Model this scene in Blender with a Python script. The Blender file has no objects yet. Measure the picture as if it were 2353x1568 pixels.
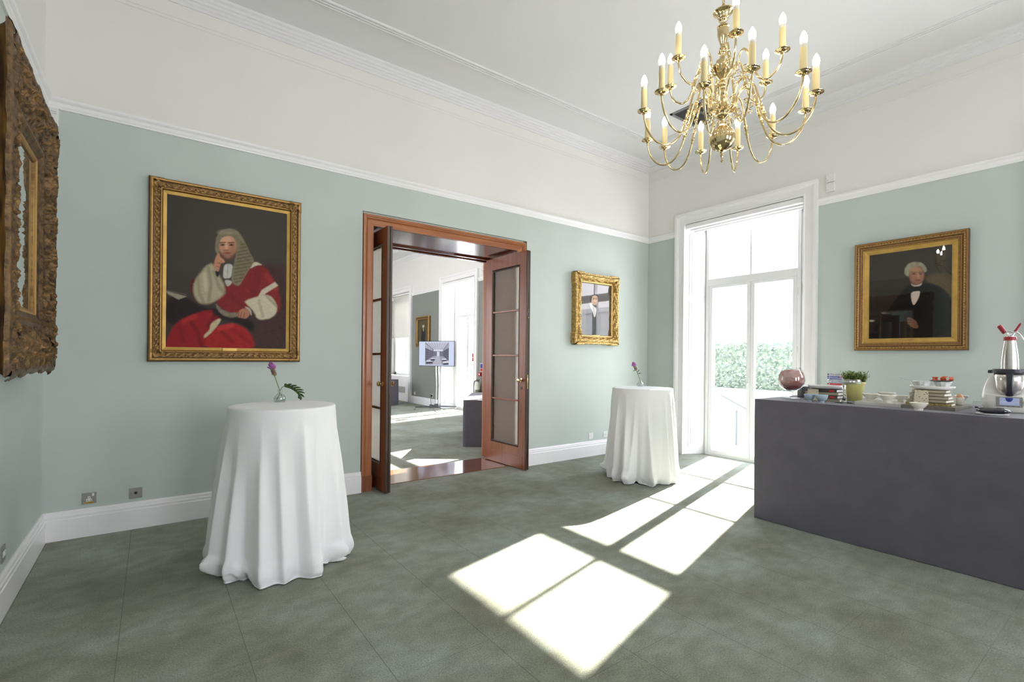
import bpy, bmesh, math, random
import numpy as np
from mathutils import Vector, Matrix, noise
C = bpy.context.scene.collection
PI = math.pi
S = bpy.context.scene
random.seed(7)

# ------------------------------------------------------------------ helpers
def lin(c):
    c = c / 255.0
    return c / 12.92 if c <= 0.04045 else ((c + 0.055) / 1.055) ** 2.4
def rgb(r, g, b): return (lin(r), lin(g), lin(b), 1.0)

def mat(name, col, rough=0.5, metal=0.0, noise_amt=0.0, nscale=8.0, bump=0.0, bscale=60.0, coat=0.0, col2=None, spec=0.5, emis=None, estr=0.0, sheen=0.0, detail=4.0, stretch=None):
    m = bpy.data.materials.new(name); m.use_nodes = True
    nt = m.node_tree; N = nt.nodes; L = nt.links
    b = N['Principled BSDF']
    b.inputs['Base Color'].default_value = col
    b.inputs['Roughness'].default_value = rough
    b.inputs['Metallic'].default_value = metal
    b.inputs['Specular IOR Level'].default_value = spec
    b.inputs['Coat Weight'].default_value = coat
    b.inputs['Sheen Weight'].default_value = sheen
    if emis:
        b.inputs['Emission Color'].default_value = emis
        b.inputs['Emission Strength'].default_value = estr
    tc = N.new('ShaderNodeTexCoord'); vec = tc.outputs['Object']
    if stretch:
        mp = N.new('ShaderNodeMapping'); mp.inputs['Scale'].default_value = stretch
        L.new(vec, mp.inputs['Vector']); vec = mp.outputs['Vector']
    if noise_amt > 0 or col2:
        n = N.new('ShaderNodeTexNoise'); n.inputs['Scale'].default_value = nscale; n.inputs['Detail'].default_value = detail
        L.new(vec, n.inputs['Vector'])
        r = N.new('ShaderNodeValToRGB')
        c2 = col2 if col2 else tuple(max(0, c * (1 - noise_amt)) for c in col[:3]) + (1,)
        c1 = col if col2 else tuple(min(1, c * (1 + noise_amt)) for c in col[:3]) + (1,)
        r.color_ramp.elements[0].color = c2; r.color_ramp.elements[0].position = 0.35
        r.color_ramp.elements[1].color = c1; r.color_ramp.elements[1].position = 0.65
        L.new(n.outputs['Fac'], r.inputs['Fac']); L.new(r.outputs['Color'], b.inputs['Base Color'])
    if bump > 0:
        n2 = N.new('ShaderNodeTexNoise'); n2.inputs['Scale'].default_value = bscale; n2.inputs['Detail'].default_value = 3
        L.new(vec, n2.inputs['Vector'])
        bp = N.new('ShaderNodeBump'); bp.inputs['Strength'].default_value = bump; bp.inputs['Distance'].default_value = 0.01
        L.new(n2.outputs['Fac'], bp.inputs['Height']); L.new(bp.outputs['Normal'], b.inputs['Normal'])
    return m

def thin_glass(name, tint=(1, 1, 1, 1), gl=0.08, rough=0.0):
    m = bpy.data.materials.new(name); m.use_nodes = True
    nt = m.node_tree; N = nt.nodes; L = nt.links; N.remove(N['Principled BSDF'])
    t = N.new('ShaderNodeBsdfTransparent'); t.inputs['Color'].default_value = tint
    g = N.new('ShaderNodeBsdfGlossy'); g.inputs['Roughness'].default_value = rough
    lw = N.new('ShaderNodeLayerWeight'); lw.inputs['Blend'].default_value = 0.5
    pw = N.new('ShaderNodeMath'); pw.operation = 'POWER'; pw.inputs[1].default_value = 4.0; L.new(lw.outputs['Facing'], pw.inputs[0])
    mth = N.new('ShaderNodeMath'); mth.operation = 'MULTIPLY_ADD'; mth.inputs[1].default_value = 0.7; mth.inputs[2].default_value = gl
    L.new(pw.outputs[0], mth.inputs[0])
    mx = N.new('ShaderNodeMixShader'); L.new(mth.outputs[0], mx.inputs['Fac'])
    L.new(t.outputs[0], mx.inputs[1]); L.new(g.outputs[0], mx.inputs[2])
    L.new(mx.outputs[0], N['Material Output'].inputs['Surface'])
    return m

class MB:
    def __init__(s): s.v = []; s.f = []; s.m = []
    def quad(s, a, b, c, d, mi=0):
        n = len(s.v); s.v += [a, b, c, d]; s.f.append((n, n+1, n+2, n+3)); s.m.append(mi)
    def poly(s, pts, mi=0):
        n = len(s.v); s.v += list(pts); s.f.append(tuple(range(n, n+len(pts)))); s.m.append(mi)
    def box(s, a, b, mi=0, bv=0.0):
        x0, x1 = sorted((a[0], b[0])); y0, y1 = sorted((a[1], b[1])); z0, z1 = sorted((a[2], b[2]))
        if bv <= 0:
            n = len(s.v)
            s.v += [(x0,y0,z0),(x1,y0,z0),(x1,y1,z0),(x0,y1,z0),(x0,y0,z1),(x1,y0,z1),(x1,y1,z1),(x0,y1,z1)]
            for q in ((3,2,1,0),(4,5,6,7),(0,1,5,4),(1,2,6,5),(2,3,7,6),(3,0,4,7)):
                s.f.append(tuple(n+i for i in q)); s.m.append(mi)
        else:
            bm = bmesh.new(); bmesh.ops.create_cube(bm, size=1)
            bmesh.ops.scale(bm, vec=(x1-x0, y1-y0, z1-z0), verts=bm.verts)
            bmesh.ops.translate(bm, vec=((x0+x1)/2, (y0+y1)/2, (z0+z1)/2), verts=bm.verts)
            bmesh.ops.bevel(bm, geom=bm.edges[:], offset=min(bv, (x1-x0)*.45, (y1-y0)*.45, (z1-z0)*.45), segments=2, affect='EDGES', profile=0.7)
            s.bm(bm, mi)
        return s
    def bm(s, bm, mi=0, M=None):
        n = len(s.v); bm.verts.index_update()
        for v in bm.verts: s.v.append(tuple(M @ v.co if M else v.co))
        for f in bm.faces: s.f.append(tuple(n + v.index for v in f.verts)); s.m.append(mi)
        bm.free(); return s
    def grid(s, rows, closed_u=False, closed_v=False, mi=0):
        n = len(s.v); R = len(rows); K = len(rows[0])
        for r in rows: s.v += [tuple(p) for p in r]
        for i in range(R if closed_v else R-1):
            for j in range(K if closed_u else K-1):
                a = n + i*K + j; b = n + i*K + (j+1) % K; c = n + ((i+1) % R)*K + (j+1) % K; d = n + ((i+1) % R)*K + j
                s.f.append((a, b, c, d)); s.m.append(mi)
        return s
    def lathe(s, prof, c=(0,0,0), seg=32, mi=0, axis='Z', caps=True):
        rows = []
        for r, z in prof:
            row = []
            for k in range(seg):
                a = 2*PI*k/seg; p = (r*math.cos(a), r*math.sin(a), z)
                if axis == 'X': p = (p[2], p[0], p[1])
                if axis == 'Y': p = (p[1], p[2], p[0])
                row.append((c[0]+p[0], c[1]+p[1], c[2]+p[2]))
            rows.append(row)
        n = len(s.v); s.grid(rows, closed_u=True, mi=mi)
        if caps:
            if prof[0][0] > 1e-5: s.f.append(tuple(n+seg-1-k for k in range(seg))); s.m.append(mi)
            if prof[-1][0] > 1e-5: s.f.append(tuple(n+(len(prof)-1)*seg+k for k in range(seg))); s.m.append(mi)
        return s
    def tube(s, pts, r, seg=10, mi=0, caps=True):
        pts = [Vector(p) for p in pts]; n = len(pts); rr = r if isinstance(r, (list, tuple)) else [r]*n
        rows = []; up = None
        for i, p in enumerate(pts):
            t = (pts[min(i+1, n-1)] - pts[max(i-1, 0)]).normalized()
            if up is None: up = t.orthogonal().normalized()
            up = (up - t*up.dot(t)).normalized(); sd = t.cross(up)
            rows.append([tuple(p + (up*math.cos(2*PI*k/seg) + sd*math.sin(2*PI*k/seg))*rr[i]) for k in range(seg)])
        b = len(s.v); s.grid(rows, closed_u=True, mi=mi)
        if caps:
            s.f.append(tuple(b+seg-1-k for k in range(seg))); s.m.append(mi)
            s.f.append(tuple(b+(n-1)*seg+k for k in range(seg))); s.m.append(mi)
        return s
    def sphere(s, c, r, mi=0, seg=16, rings=10, sc=(1,1,1)):
        prof = [(max(1e-4, math.sin(PI*i/rings))*r, -math.cos(PI*i/rings)*r) for i in range(rings+1)]
        n = len(s.v); s.lathe(prof, (0,0,0), seg, mi, caps=False)
        for i in range(n, len(s.v)):
            v = s.v[i]; s.v[i] = (c[0]+v[0]*sc[0], c[1]+v[1]*sc[1], c[2]+v[2]*sc[2])
        return s
    def xf(s, M, start=0):
        for i in range(start, len(s.v)): s.v[i] = tuple(M @ Vector(s.v[i]))
        return s
    def split(s, name, mats, parent=None, **k):
        par = list(range(len(s.v)))
        def find(a):
            while par[a] != a: par[a] = par[par[a]]; a = par[a]
            return a
        key = {}
        for i, v in enumerate(s.v):
            q = tuple(round(c, 5) for c in v)
            if q in key: par[find(i)] = find(key[q])
            else: key[q] = i
        for f in s.f:
            for a in f[1:]: par[find(a)] = find(f[0])
        out = {}
        for f, mi in zip(s.f, s.m): out.setdefault(find(f[0]), []).append((f, mi))
        res = []
        for g in out.values():
            m_ = MB(); mp = {}
            for f, mi in g:
                for a in f:
                    if a not in mp: mp[a] = len(m_.v); m_.v.append(s.v[a])
                m_.f.append(tuple(mp[a] for a in f)); m_.m.append(mi)
            res.append(m_.build(name, mats, parent, **k))
        return res
    def build(s, name, mats, parent=None, smooth=False, angle=40, weld=False):
        me = bpy.data.meshes.new(name); me.from_pydata(s.v, [], s.f)
        if not isinstance(mats, (list, tuple)): mats = [mats]
        for m in mats: me.materials.append(m)
        me.polygons.foreach_set('material_index', s.m)
        if weld or True:
            bm = bmesh.new(); bm.from_mesh(me)
            bmesh.ops.remove_doubles(bm, verts=bm.verts, dist=1e-5)
            bmesh.ops.recalc_face_normals(bm, faces=bm.faces)
            bm.to_mesh(me); bm.free()
        if smooth:
            me.shade_smooth()
            if angle < 180: me.set_sharp_from_angle(angle=math.radians(angle))
        me.update()
        o = bpy.data.objects.new(name, me); C.objects.link(o)
        if parent: o.parent = parent
        return o

def tag(o, label=None, cat=None, group=None, kind=None):
    if label: o['label'] = label
    if cat: o['category'] = cat
    if group: o['group'] = group
    if kind: o['kind'] = kind
    return o
def thing(name, loc, label, cat, group=None, rz=0.0):
    o = bpy.data.objects.new(name, None); C.objects.link(o); o.empty_display_size = 0.05
    o.location = loc; o.rotation_euler = (0, 0, rz)
    return tag(o, label, cat, group)
def struct(mb, name, mats, **k): return tag(mb.build(name, mats, **k), kind='structure')
def copy_tree(o, parent=None):
    c = o.copy(); C.objects.link(c)
    if parent: c.parent = parent
    for ch in list(o.children): copy_tree(ch, c)
    return c
def spline(pts, n=8):
    P = [Vector(p) for p in pts]; out = []
    for i in range(len(P)-1):
        p0 = P[max(i-1,0)]; p1 = P[i]; p2 = P[i+1]; p3 = P[min(i+2, len(P)-1)]
        for k in range(n):
            t = k/n
            out.append(0.5*((2*p1)+(p2-p0)*t+(2*p0-5*p1+4*p2-p3)*t*t+(3*p1-p0-3*p2+p3)*t**3))
    out.append(P[-1]); return out
def text(name, s, size, M, material, parent, ext=0.0006, align='LEFT'):
    cu = bpy.data.curves.new(name, 'FONT'); cu.body = s; cu.size = size; cu.extrude = ext; cu.align_x = align
    t = bpy.data.objects.new(name, cu); C.objects.link(t)
    dg = bpy.context.evaluated_depsgraph_get(); me = bpy.data.meshes.new_from_object(t.evaluated_get(dg))
    bpy.data.objects.remove(t); me.materials.clear(); me.materials.append(material)
    me.transform(M)
    o = bpy.data.objects.new(name, me); C.objects.link(o); o.parent = parent
    return o

# ------------------------------------------------------------------ room numbers (metres)
YB, XR, XL = 5.0, 6.378, -0.652       # back wall, window wall, mirror wall faces
YB2 = 5.85                            # far face of the thick wall between the rooms
YE, YF, XF = 17.2, -4.2, -0.652         # far room end, wall behind the camera, far room left wall
ZC, ZR = 4.5, 3.25                    # ceiling, picture rail underside
XO = 6.98                             # outer face of the window wall
TT = 1.065                            # buffet table top
GZ = 1.07                             # cocktail table top

# ------------------------------------------------------------------ materials
M = {}
M['sage'] = mat('sage_wall_paint', (0.520, 0.578, 0.545, 1), 0.62, noise_amt=0.02, nscale=1.6, bump=0.06, bscale=180)
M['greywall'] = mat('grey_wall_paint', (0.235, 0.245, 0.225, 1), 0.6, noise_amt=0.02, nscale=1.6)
M['white'] = mat('white_wall_paint', (0.785, 0.775, 0.75, 1), 0.6, noise_amt=0.012, nscale=1.2)
M['ceil'] = mat('ceiling_paint', (0.76, 0.755, 0.765, 1), 0.65, noise_amt=0.01, nscale=1.0)
M['gloss'] = mat('white_gloss_paint', (0.86, 0.85, 0.86, 1), 0.28, noise_amt=0.01, nscale=3)
M['upvc'] = mat('white_window_frame', (0.86, 0.86, 0.87, 1), 0.3)
M['glass'] = thin_glass('window_glass', (0.97, 0.98, 0.98, 1), 0.03)
M['clear'] = thin_glass('clear_glass', (0.975, 0.985, 0.98, 1), 0.10)
M['black'] = mat('black_plastic', (0.015, 0.015, 0.018, 1), 0.35)
M['chrome'] = mat('chrome', (0.75, 0.75, 0.76, 1), 0.12, 1.0)
M['steel'] = mat('brushed_steel', (0.62, 0.60, 0.57, 1), 0.26, 1.0, noise_amt=0.12, nscale=40, stretch=(1, 1, 0.03))
M['plate_steel'] = mat('satin_steel_plate', (0.33, 0.32, 0.30, 1), 0.38, 0.8)
M['brass'] = mat('polished_brass', (0.72, 0.56, 0.31, 1), 0.09, 1.0)
M['white_pl'] = mat('white_plastic', (0.78, 0.78, 0.77, 1), 0.35)
M['red'] = mat('red_enamel', rgb(190, 30, 35), 0.35)
M['crimson'] = mat('crimson_plastic', rgb(150, 34, 44), 0.35)
M['blue'] = mat('sign_blue', rgb(45, 60, 150), 0.45)
M['gold'] = mat('antique_gilding', rgb(150, 116, 70), 0.42, 0.65, col2=rgb(104, 76, 44), nscale=45, bump=0.4, bscale=170)
M['gold_bright'] = mat('bright_gilding', rgb(206, 170, 104), 0.32, 0.7, col2=rgb(160, 120, 64), nscale=40, bump=0.2, bscale=150)
M['gold_flat'] = mat('gold_slip', rgb(196, 158, 84), 0.42, 0.5, noise_amt=0.1, nscale=9)
M['gold_dark'] = mat('darkened_gilding', rgb(122, 96, 64), 0.4, 0.55, col2=rgb(66, 50, 36), nscale=30, bump=0.4, bscale=120)
M['gold_smear'] = mat('worn_gold_side', rgb(150, 104, 42), 0.4, 0.6, col2=rgb(60, 38, 18), nscale=5, stretch=(6, 6, 1.0))

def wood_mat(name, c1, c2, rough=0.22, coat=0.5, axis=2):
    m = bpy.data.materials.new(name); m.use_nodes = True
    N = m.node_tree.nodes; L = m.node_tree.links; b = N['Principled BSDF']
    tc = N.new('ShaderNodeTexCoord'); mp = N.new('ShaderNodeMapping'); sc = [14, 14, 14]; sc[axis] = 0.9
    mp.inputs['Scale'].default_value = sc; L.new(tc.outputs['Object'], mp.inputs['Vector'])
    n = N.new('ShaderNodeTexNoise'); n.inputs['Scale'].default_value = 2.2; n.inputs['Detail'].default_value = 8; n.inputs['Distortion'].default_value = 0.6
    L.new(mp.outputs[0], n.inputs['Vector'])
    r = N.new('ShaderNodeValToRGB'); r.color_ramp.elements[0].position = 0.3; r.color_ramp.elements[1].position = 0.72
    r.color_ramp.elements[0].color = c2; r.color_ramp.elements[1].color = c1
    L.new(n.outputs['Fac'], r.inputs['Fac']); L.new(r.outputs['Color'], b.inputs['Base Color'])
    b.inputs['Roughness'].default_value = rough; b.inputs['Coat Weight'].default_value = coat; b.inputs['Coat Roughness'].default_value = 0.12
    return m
M['mahog'] = wood_mat('mahogany_door_wood', rgb(150, 84, 48), rgb(116, 62, 35), 0.38, 0.15)
M['frame_wood'] = wood_mat('orange_mahogany_frame', rgb(184, 118, 74), rgb(160, 94, 56), 0.3, 0.3)
M['frame_wood_x'] = wood_mat('orange_mahogany_lintel', rgb(176, 112, 66), rgb(146, 84, 46), 0.3, 0.3, 0)
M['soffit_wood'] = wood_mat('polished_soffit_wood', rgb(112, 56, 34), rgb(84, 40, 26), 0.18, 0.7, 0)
M['thresh'] = wood_mat('polished_threshold_wood', rgb(150, 96, 58), rgb(112, 66, 40), 0.1, 0.9, 0)
M['edge_dark'] = wood_mat('dark_door_edge', rgb(74, 54, 40), rgb(50, 36, 28), 0.35, 0.2)

def carpet():
    m = bpy.data.materials.new('green_carpet_tiles'); m.use_nodes = True
    N = m.node_tree.nodes; L = m.node_tree.links; b = N['Principled BSDF']
    tc = N.new('ShaderNodeTexCoord'); P = tc.outputs['Object']
    def noise_(scale, detail, st=None):
        v = P
        if st:
            mp = N.new('ShaderNodeMapping'); mp.inputs['Scale'].default_value = st; L.new(P, mp.inputs['Vector']); v = mp.outputs[0]
        n = N.new('ShaderNodeTexNoise'); n.inputs['Scale'].default_value = scale; n.inputs['Detail'].default_value = detail
        L.new(v, n.inputs['Vector']); return n.outputs['Fac']
    r = N.new('ShaderNodeValToRGB'); e = r.color_ramp.elements
    e[0].position = 0.32; e[0].color = rgb(120, 121, 103); e[1].position = 0.70; e[1].color = rgb(150, 158, 147)
    x = e.new(0.5); x.color = rgb(137, 141, 125)
    L.new(noise_(1.5, 5), r.inputs['Fac'])
    r2 = N.new('ShaderNodeValToRGB'); r2.color_ramp.elements[0].position = 0.36; r2.color_ramp.elements[1].position = 0.66
    r2.color_ramp.elements[0].color = (0.84, 0.84, 0.83, 1); r2.color_ramp.elements[1].color = (1.05, 1.05, 1.05, 1)
    L.new(noise_(7.5, 8, (1.0, 1.4, 1)), r2.inputs['Fac'])
    r3 = N.new('ShaderNodeValToRGB'); r3.color_ramp.elements[0].position = 0.3; r3.color_ramp.elements[1].position = 0.7
    r3.color_ramp.elements[0].color = (0.74, 0.74, 0.74, 1); r3.color_ramp.elements[1].color = (1.24, 1.24, 1.24, 1)
    L.new(noise_(130, 3), r3.inputs['Fac'])
    def mul(a, c):
        k = N.new('ShaderNodeMix'); k.data_type = 'RGBA'; k.blend_type = 'MULTIPLY'; k.inputs['Factor'].default_value = 1.0
        L.new(a, k.inputs['A']); L.new(c, k.inputs['B']); return k.outputs['Result']
    col = mul(mul(r.outputs['Color'], r2.outputs['Color']), r3.outputs['Color'])
    # seams between the half metre tiles
    sep = N.new('ShaderNodeSeparateXYZ'); L.new(P, sep.inputs[0])
    def seam(sock, off, pitch, w):
        a = N.new('ShaderNodeMath'); a.operation = 'SUBTRACT'; L.new(sock, a.inputs[0]); a.inputs[1].default_value = off
        p = N.new('ShaderNodeMath'); p.operation = 'PINGPONG'; L.new(a.outputs[0], p.inputs[0]); p.inputs[1].default_value = pitch/2
        l = N.new('ShaderNodeMath'); l.operation = 'LESS_THAN'; L.new(p.outputs[0], l.inputs[0]); l.inputs[1].default_value = w
        return l.outputs[0]
    def times(a, k):
        t = N.new('ShaderNodeMath'); t.operation = 'MULTIPLY'; L.new(a, t.inputs[0])
        if isinstance(k, float): t.inputs[1].default_value = k
        else: L.new(k, t.inputs[1])
        return t.outputs[0]
    wear = N.new('ShaderNodeMapRange'); L.new(noise_(1.1, 2), wear.inputs[0]); wear.inputs[1].default_value = 0.4; wear.inputs[2].default_value = 0.6
    mx = N.new('ShaderNodeMath'); mx.operation = 'MAXIMUM'
    L.new(times(seam(sep.outputs[0], 1.375, 0.4985, 0.0016), 0.55), mx.inputs[0])
    L.new(times(times(seam(sep.outputs[1], 4.02, 0.4985, 0.0014), wear.outputs[0]), 0.4), mx.inputs[1])
    k = N.new('ShaderNodeMix'); k.data_type = 'RGBA'; L.new(mx.outputs[0], k.inputs['Factor']); L.new(col, k.inputs['A'])
    k.inputs['B'].default_value = rgb(52, 56, 48)
    L.new(k.outputs['Result'], b.inputs['Base Color'])
    b.inputs['Roughness'].default_value = 0.95; b.inputs['Specular IOR Level'].default_value = 0.15
    b.inputs['Sheen Weight'].default_value = 0.12
    bp = N.new('ShaderNodeBump'); bp.inputs['Strength'].default_value = 0.5; bp.inputs['Distance'].default_value = 0.006
    L.new(noise_(150, 3), bp.inputs['Height']); L.new(bp.outputs['Normal'], b.inputs['Normal'])
    return m
M['carpet'] = carpet()

# ------------------------------------------------------------------ room shell
WINS = [-0.25, 3.497, 11.0, 14.75, 7.247]            # window centres along the window wall
HW = 0.821                                       # half opening between architraves
def wall_strip(mb, x0, x1, y0, y1, z0, z1, lo=0, hi=1):
    if z0 < ZR < z1:
        mb.box((x0, y0, z0), (x1, y1, ZR), lo); mb.box((x0, y0, ZR), (x1, y1, z1), hi)
    else: mb.box((x0, y0, z0), (x1, y1, z1), lo if z1 <= ZR else hi)

def window_wall(name, ya, yb, centres, mats, sills={}):
    mb = MB(); y = ya
    for c in sorted(centres):
        wall_strip(mb, XR, XO, y, c-HW, 0, ZC)
        wall_strip(mb, XR, XO, c-HW, c+HW, 3.412, ZC)
        if sills.get(c): wall_strip(mb, XR, XO, c-HW, c+HW, 0, sills[c])
        y = c+HW
    wall_strip(mb, XR, XO, y, yb, 0, ZC)
    return struct(mb, name, mats)
window_wall('wall_right', YF, YB, WINS[:2], [M['sage'], M['white']])
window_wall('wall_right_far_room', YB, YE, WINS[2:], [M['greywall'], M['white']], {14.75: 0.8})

mb = MB(); wall_strip(mb, XL-0.3, XL, YF, YB, 0, ZC); struct(mb, 'wall_left', [M['sage'], M['white']])
OX0, OX1, OZ = 1.751, 3.914, 2.924               # recess in the plaster round the double doors
mb = MB()
wall_strip(mb, XL-0.3, OX0, YB, YB2, 0, ZC); wall_strip(mb, OX1, XR, YB, YB2, 0, ZC); wall_strip(mb, OX0, OX1, YB, YB2, OZ, ZC)
struct(mb, 'wall_back', [M['sage'], M['white']])
# wall behind the camera with two tall windows
mb = MB(); x = XL-0.3
RW = [(0.6, 2.2), (3.6, 5.2)]
for a, b in RW:
    wall_strip(mb, x, a, YF-0.4, YF, 0, ZC); wall_strip(mb, a, b, YF-0.4, YF, 0, 0.6); wall_strip(mb, a, b, YF-0.4, YF, 3.3, ZC); x = b
wall_strip(mb, x, XO, YF-0.4, YF, 0, ZC)
struct(mb, 'wall_front', [M['sage'], M['white']])
mb = MB(); y = YB2
FILL_WINS = [(6.9, 8.5), (10.2, 11.8), (13.5, 15.1)]  # unseen windows, added to brighten the far room
for a, b in FILL_WINS:
    wall_strip(mb, XF-0.3, XF, y, a, 0, ZC); wall_strip(mb, XF-0.3, XF, a, b, 0, 0.6); wall_strip(mb, XF-0.3, XF, a, b, 3.4, ZC); y = b
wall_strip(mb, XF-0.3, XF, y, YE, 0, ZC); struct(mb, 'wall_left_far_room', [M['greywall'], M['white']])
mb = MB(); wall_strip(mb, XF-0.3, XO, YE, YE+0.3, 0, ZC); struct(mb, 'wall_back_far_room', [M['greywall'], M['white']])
mb = MB(); mb.box((XF-0.3, YF-0.4, -0.06), (XO, YE+0.3, 0)); struct(mb, 'floor', M['carpet'])
mb = MB(); mb.box((XL-0.3, YF-0.4, ZC), (XO, YB2, ZC+0.2)); struct(mb, 'ceiling', M['ceil'])
mb = MB(); mb.box((XF-0.3, YB2, ZC), (XO, YE+0.3, ZC+0.2)); struct(mb, 'ceiling_far_room', M['ceil'])

# moulding swept along a wall: profile points (d = out from wall, z)
def run(mb, prof, p0, p1, nrm, m0=0, m1=0, mi=0):
    p0 = Vector(p0); p1 = Vector(p1); n = Vector(nrm); t = (p1-p0).normalized(); rows = []
    for p, sg, mm in ((p0, 1, m0), (p1, -1, m1)):
        rows.append([p + n*d + t*(sg*mm*d) + Vector((0, 0, z)) for d, z in prof])
    mb.grid(rows, mi=mi); mb.poly([tuple(q) for q in rows[0]], mi); mb.poly([tuple(q) for q in reversed(rows[1])], mi)
RAIL = [(0,0),(0.014,0.0),(0.016,0.012),(0.022,0.02),(0.024,0.045),(0.034,0.055),(0.04,0.066),(0.04,0.078),(0.03,0.082),(0,0.082)]
SKIRT = [(0,0),(0.028,0),(0.028,0.155),(0.024,0.162),(0.024,0.180),(0.018,0.186),(0.016,0.204),(0.008,0.215),(0,0.215)]
def rail(name, p0, p1, n, m0=1, m1=1):
    mb = MB(); run(mb, RAIL, (p0[0], p0[1], ZR), (p1[0], p1[1], ZR), n, m0, m1); return struct(mb, name, M['gloss'], smooth=True, angle=30)
AW = 0.156                                       # architrave width
rail('trim_1', (XL, YB), (XR, YB), (0,-1,0))
rail('trim_2', (XR, YB), (XR, 3.497+HW+AW), (-1,0,0), 1, 0)
rail('trim_3', (XR, 3.497-HW-AW), (XR, -0.25+HW+AW), (-1,0,0), 0, 0)
rail('trim_4', (XL, YF), (XL, YB), (1,0,0))
rail('trim_5', (XR, 14.75-HW-AW), (XR, 11.0+HW+AW), (-1,0,0), 0, 0)
rail('trim_6', (XR, 11.0-HW-AW), (XR, 7.247+HW+AW), (-1,0,0), 0, 0)
rail('trim_7', (XR, -0.25-HW-AW), (XR, YF), (-1,0,0), 0, 0)
def skirt(name, p0, p1, n, m0=0, m1=0):
    mb = MB(); run(mb, SKIRT, (p0[0], p0[1], 0), (p1[0], p1[1], 0), n, m0, m1); return struct(mb, name, M['gloss'], smooth=True, angle=25)
skirt('baseboard_back_left', (XL, YB), (1.752, YB), (0,-1,0), 1, 0)
skirt('baseboard_back_right', (3.913, YB), (XR, YB), (0,-1,0), 0, 1)
skirt('baseboard_left', (XL, YF), (XL, YB), (1,0,0), 0, 1)
skirt('baseboard_right_corner', (XR, YB), (XR, 3.497+HW+AW), (-1,0,0), 1, 0)
skirt('baseboard_right', (XR, 3.497-HW-AW), (XR, -0.25+HW+AW), (-1,0,0))
skirt('baseboard_far_room', (XR, 14.75-HW-AW), (XR, 11.0+HW+AW), (-1,0,0))
skirt('baseboard_far_room_near', (XR, 11.0-HW-AW), (XR, 7.247+HW+AW), (-1,0,0))

# ceiling mouldings: three ribs 0.59 m in from the walls, a stepped crown, a shallow incised pair on the frieze
def ribs(n):
    out = []
    for k in range(3): 
        a = 0.545 + k*0.034
        out.append([(a,0),(a+0.003,-0.012),(a+0.012,-0.016),(a+0.02,-0.012),(a+0.023,0)])
    return out
CROWN = [(0,-0.135),(0.012,-0.135),(0.014,-0.112),(0.026,-0.106),(0.028,-0.084),(0.042,-0.078),(0.044,-0.058),(0.06,-0.052),(0.064,-0.030),(0.084,-0.020),(0.09,0),(0,0)]
def cornice(name, x0, x1, y0, y1):
    mb = MB()
    loops = [((x0,y1),(x1,y1),(0,-1,0)), ((x1,y1),(x1,y0),(-1,0,0)), ((x1,y0),(x0,y0),(0,1,0)), ((x0,y0),(x0,y1),(1,0,0))]
    for a, b, n in loops:
        run(mb, CROWN, (a[0], a[1], ZC), (b[0], b[1], ZC), n, 1, 1)
        for pr in ribs(0): run(mb, pr, (a[0], a[1], ZC), (b[0], b[1], ZC), n, 1, 1)
        for z in (-0.255, -0.285): run(mb, [(0,z),(0.004,z),(0.004,z+0.006),(0,z+0.006)], (a[0], a[1], ZC), (b[0], b[1], ZC), n, 1, 1)
    return struct(mb, name, M['ceil'])
cornice('trim_8', XL, XR, YF, YB)
cornice('trim_9', XF, XR, YB2, YE)

# ------------------------------------------------------------------ windows on the window wall
def arch_frame(mb, c, z_top, z_bot=0.0):
    # profile (out, w) with w measured outwards from the opening; mitred at the top corners
    def pt(y, z, d): return (XR-d, y, z)
    prof = [(0.040,0.0),(0.040,0.012),(0.030,0.020),(0.030,0.095),(0.040,0.103),(0.040,0.112),(0.050,0.120),(0.050,0.156),(0,0.156)]
    L_ = [[pt(c+HW+w, z_bot, d) for d, w in prof], [pt(c+HW+w, z_top+w, d) for d, w in prof], [pt(c-HW-w, z_top+w, d) for d, w in prof], [pt(c-HW-w, z_bot, d) for d, w in prof]]
    mb.grid(L_); mb.poly(L_[0] + [pt(c+HW, z_bot, 0)]); mb.poly(list(reversed(L_[3])) + [pt(c-HW, z_bot, 0)])
    # thin return into the opening
    mb.grid([[pt(c+HW, z_bot, 0.04), pt(c+HW, z_top, 0.04), pt(c-HW, z_top, 0.04), pt(c-HW, z_bot, 0.04)], [pt(c+HW, z_bot, 0), pt(c+HW, z_top, 0), pt(c-HW, z_top, 0), pt(c-HW, z_bot, 0)]])
M['bar'] = mat('white_acrylic_bar', (0.95, 0.95, 0.95, 1), 0.5); M['bar'].node_tree.nodes['Principled BSDF'].inputs['Transmission Weight'].default_value = 0.6
FX0, FX1 = 6.655, 6.725                          # depth of the joinery
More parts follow.
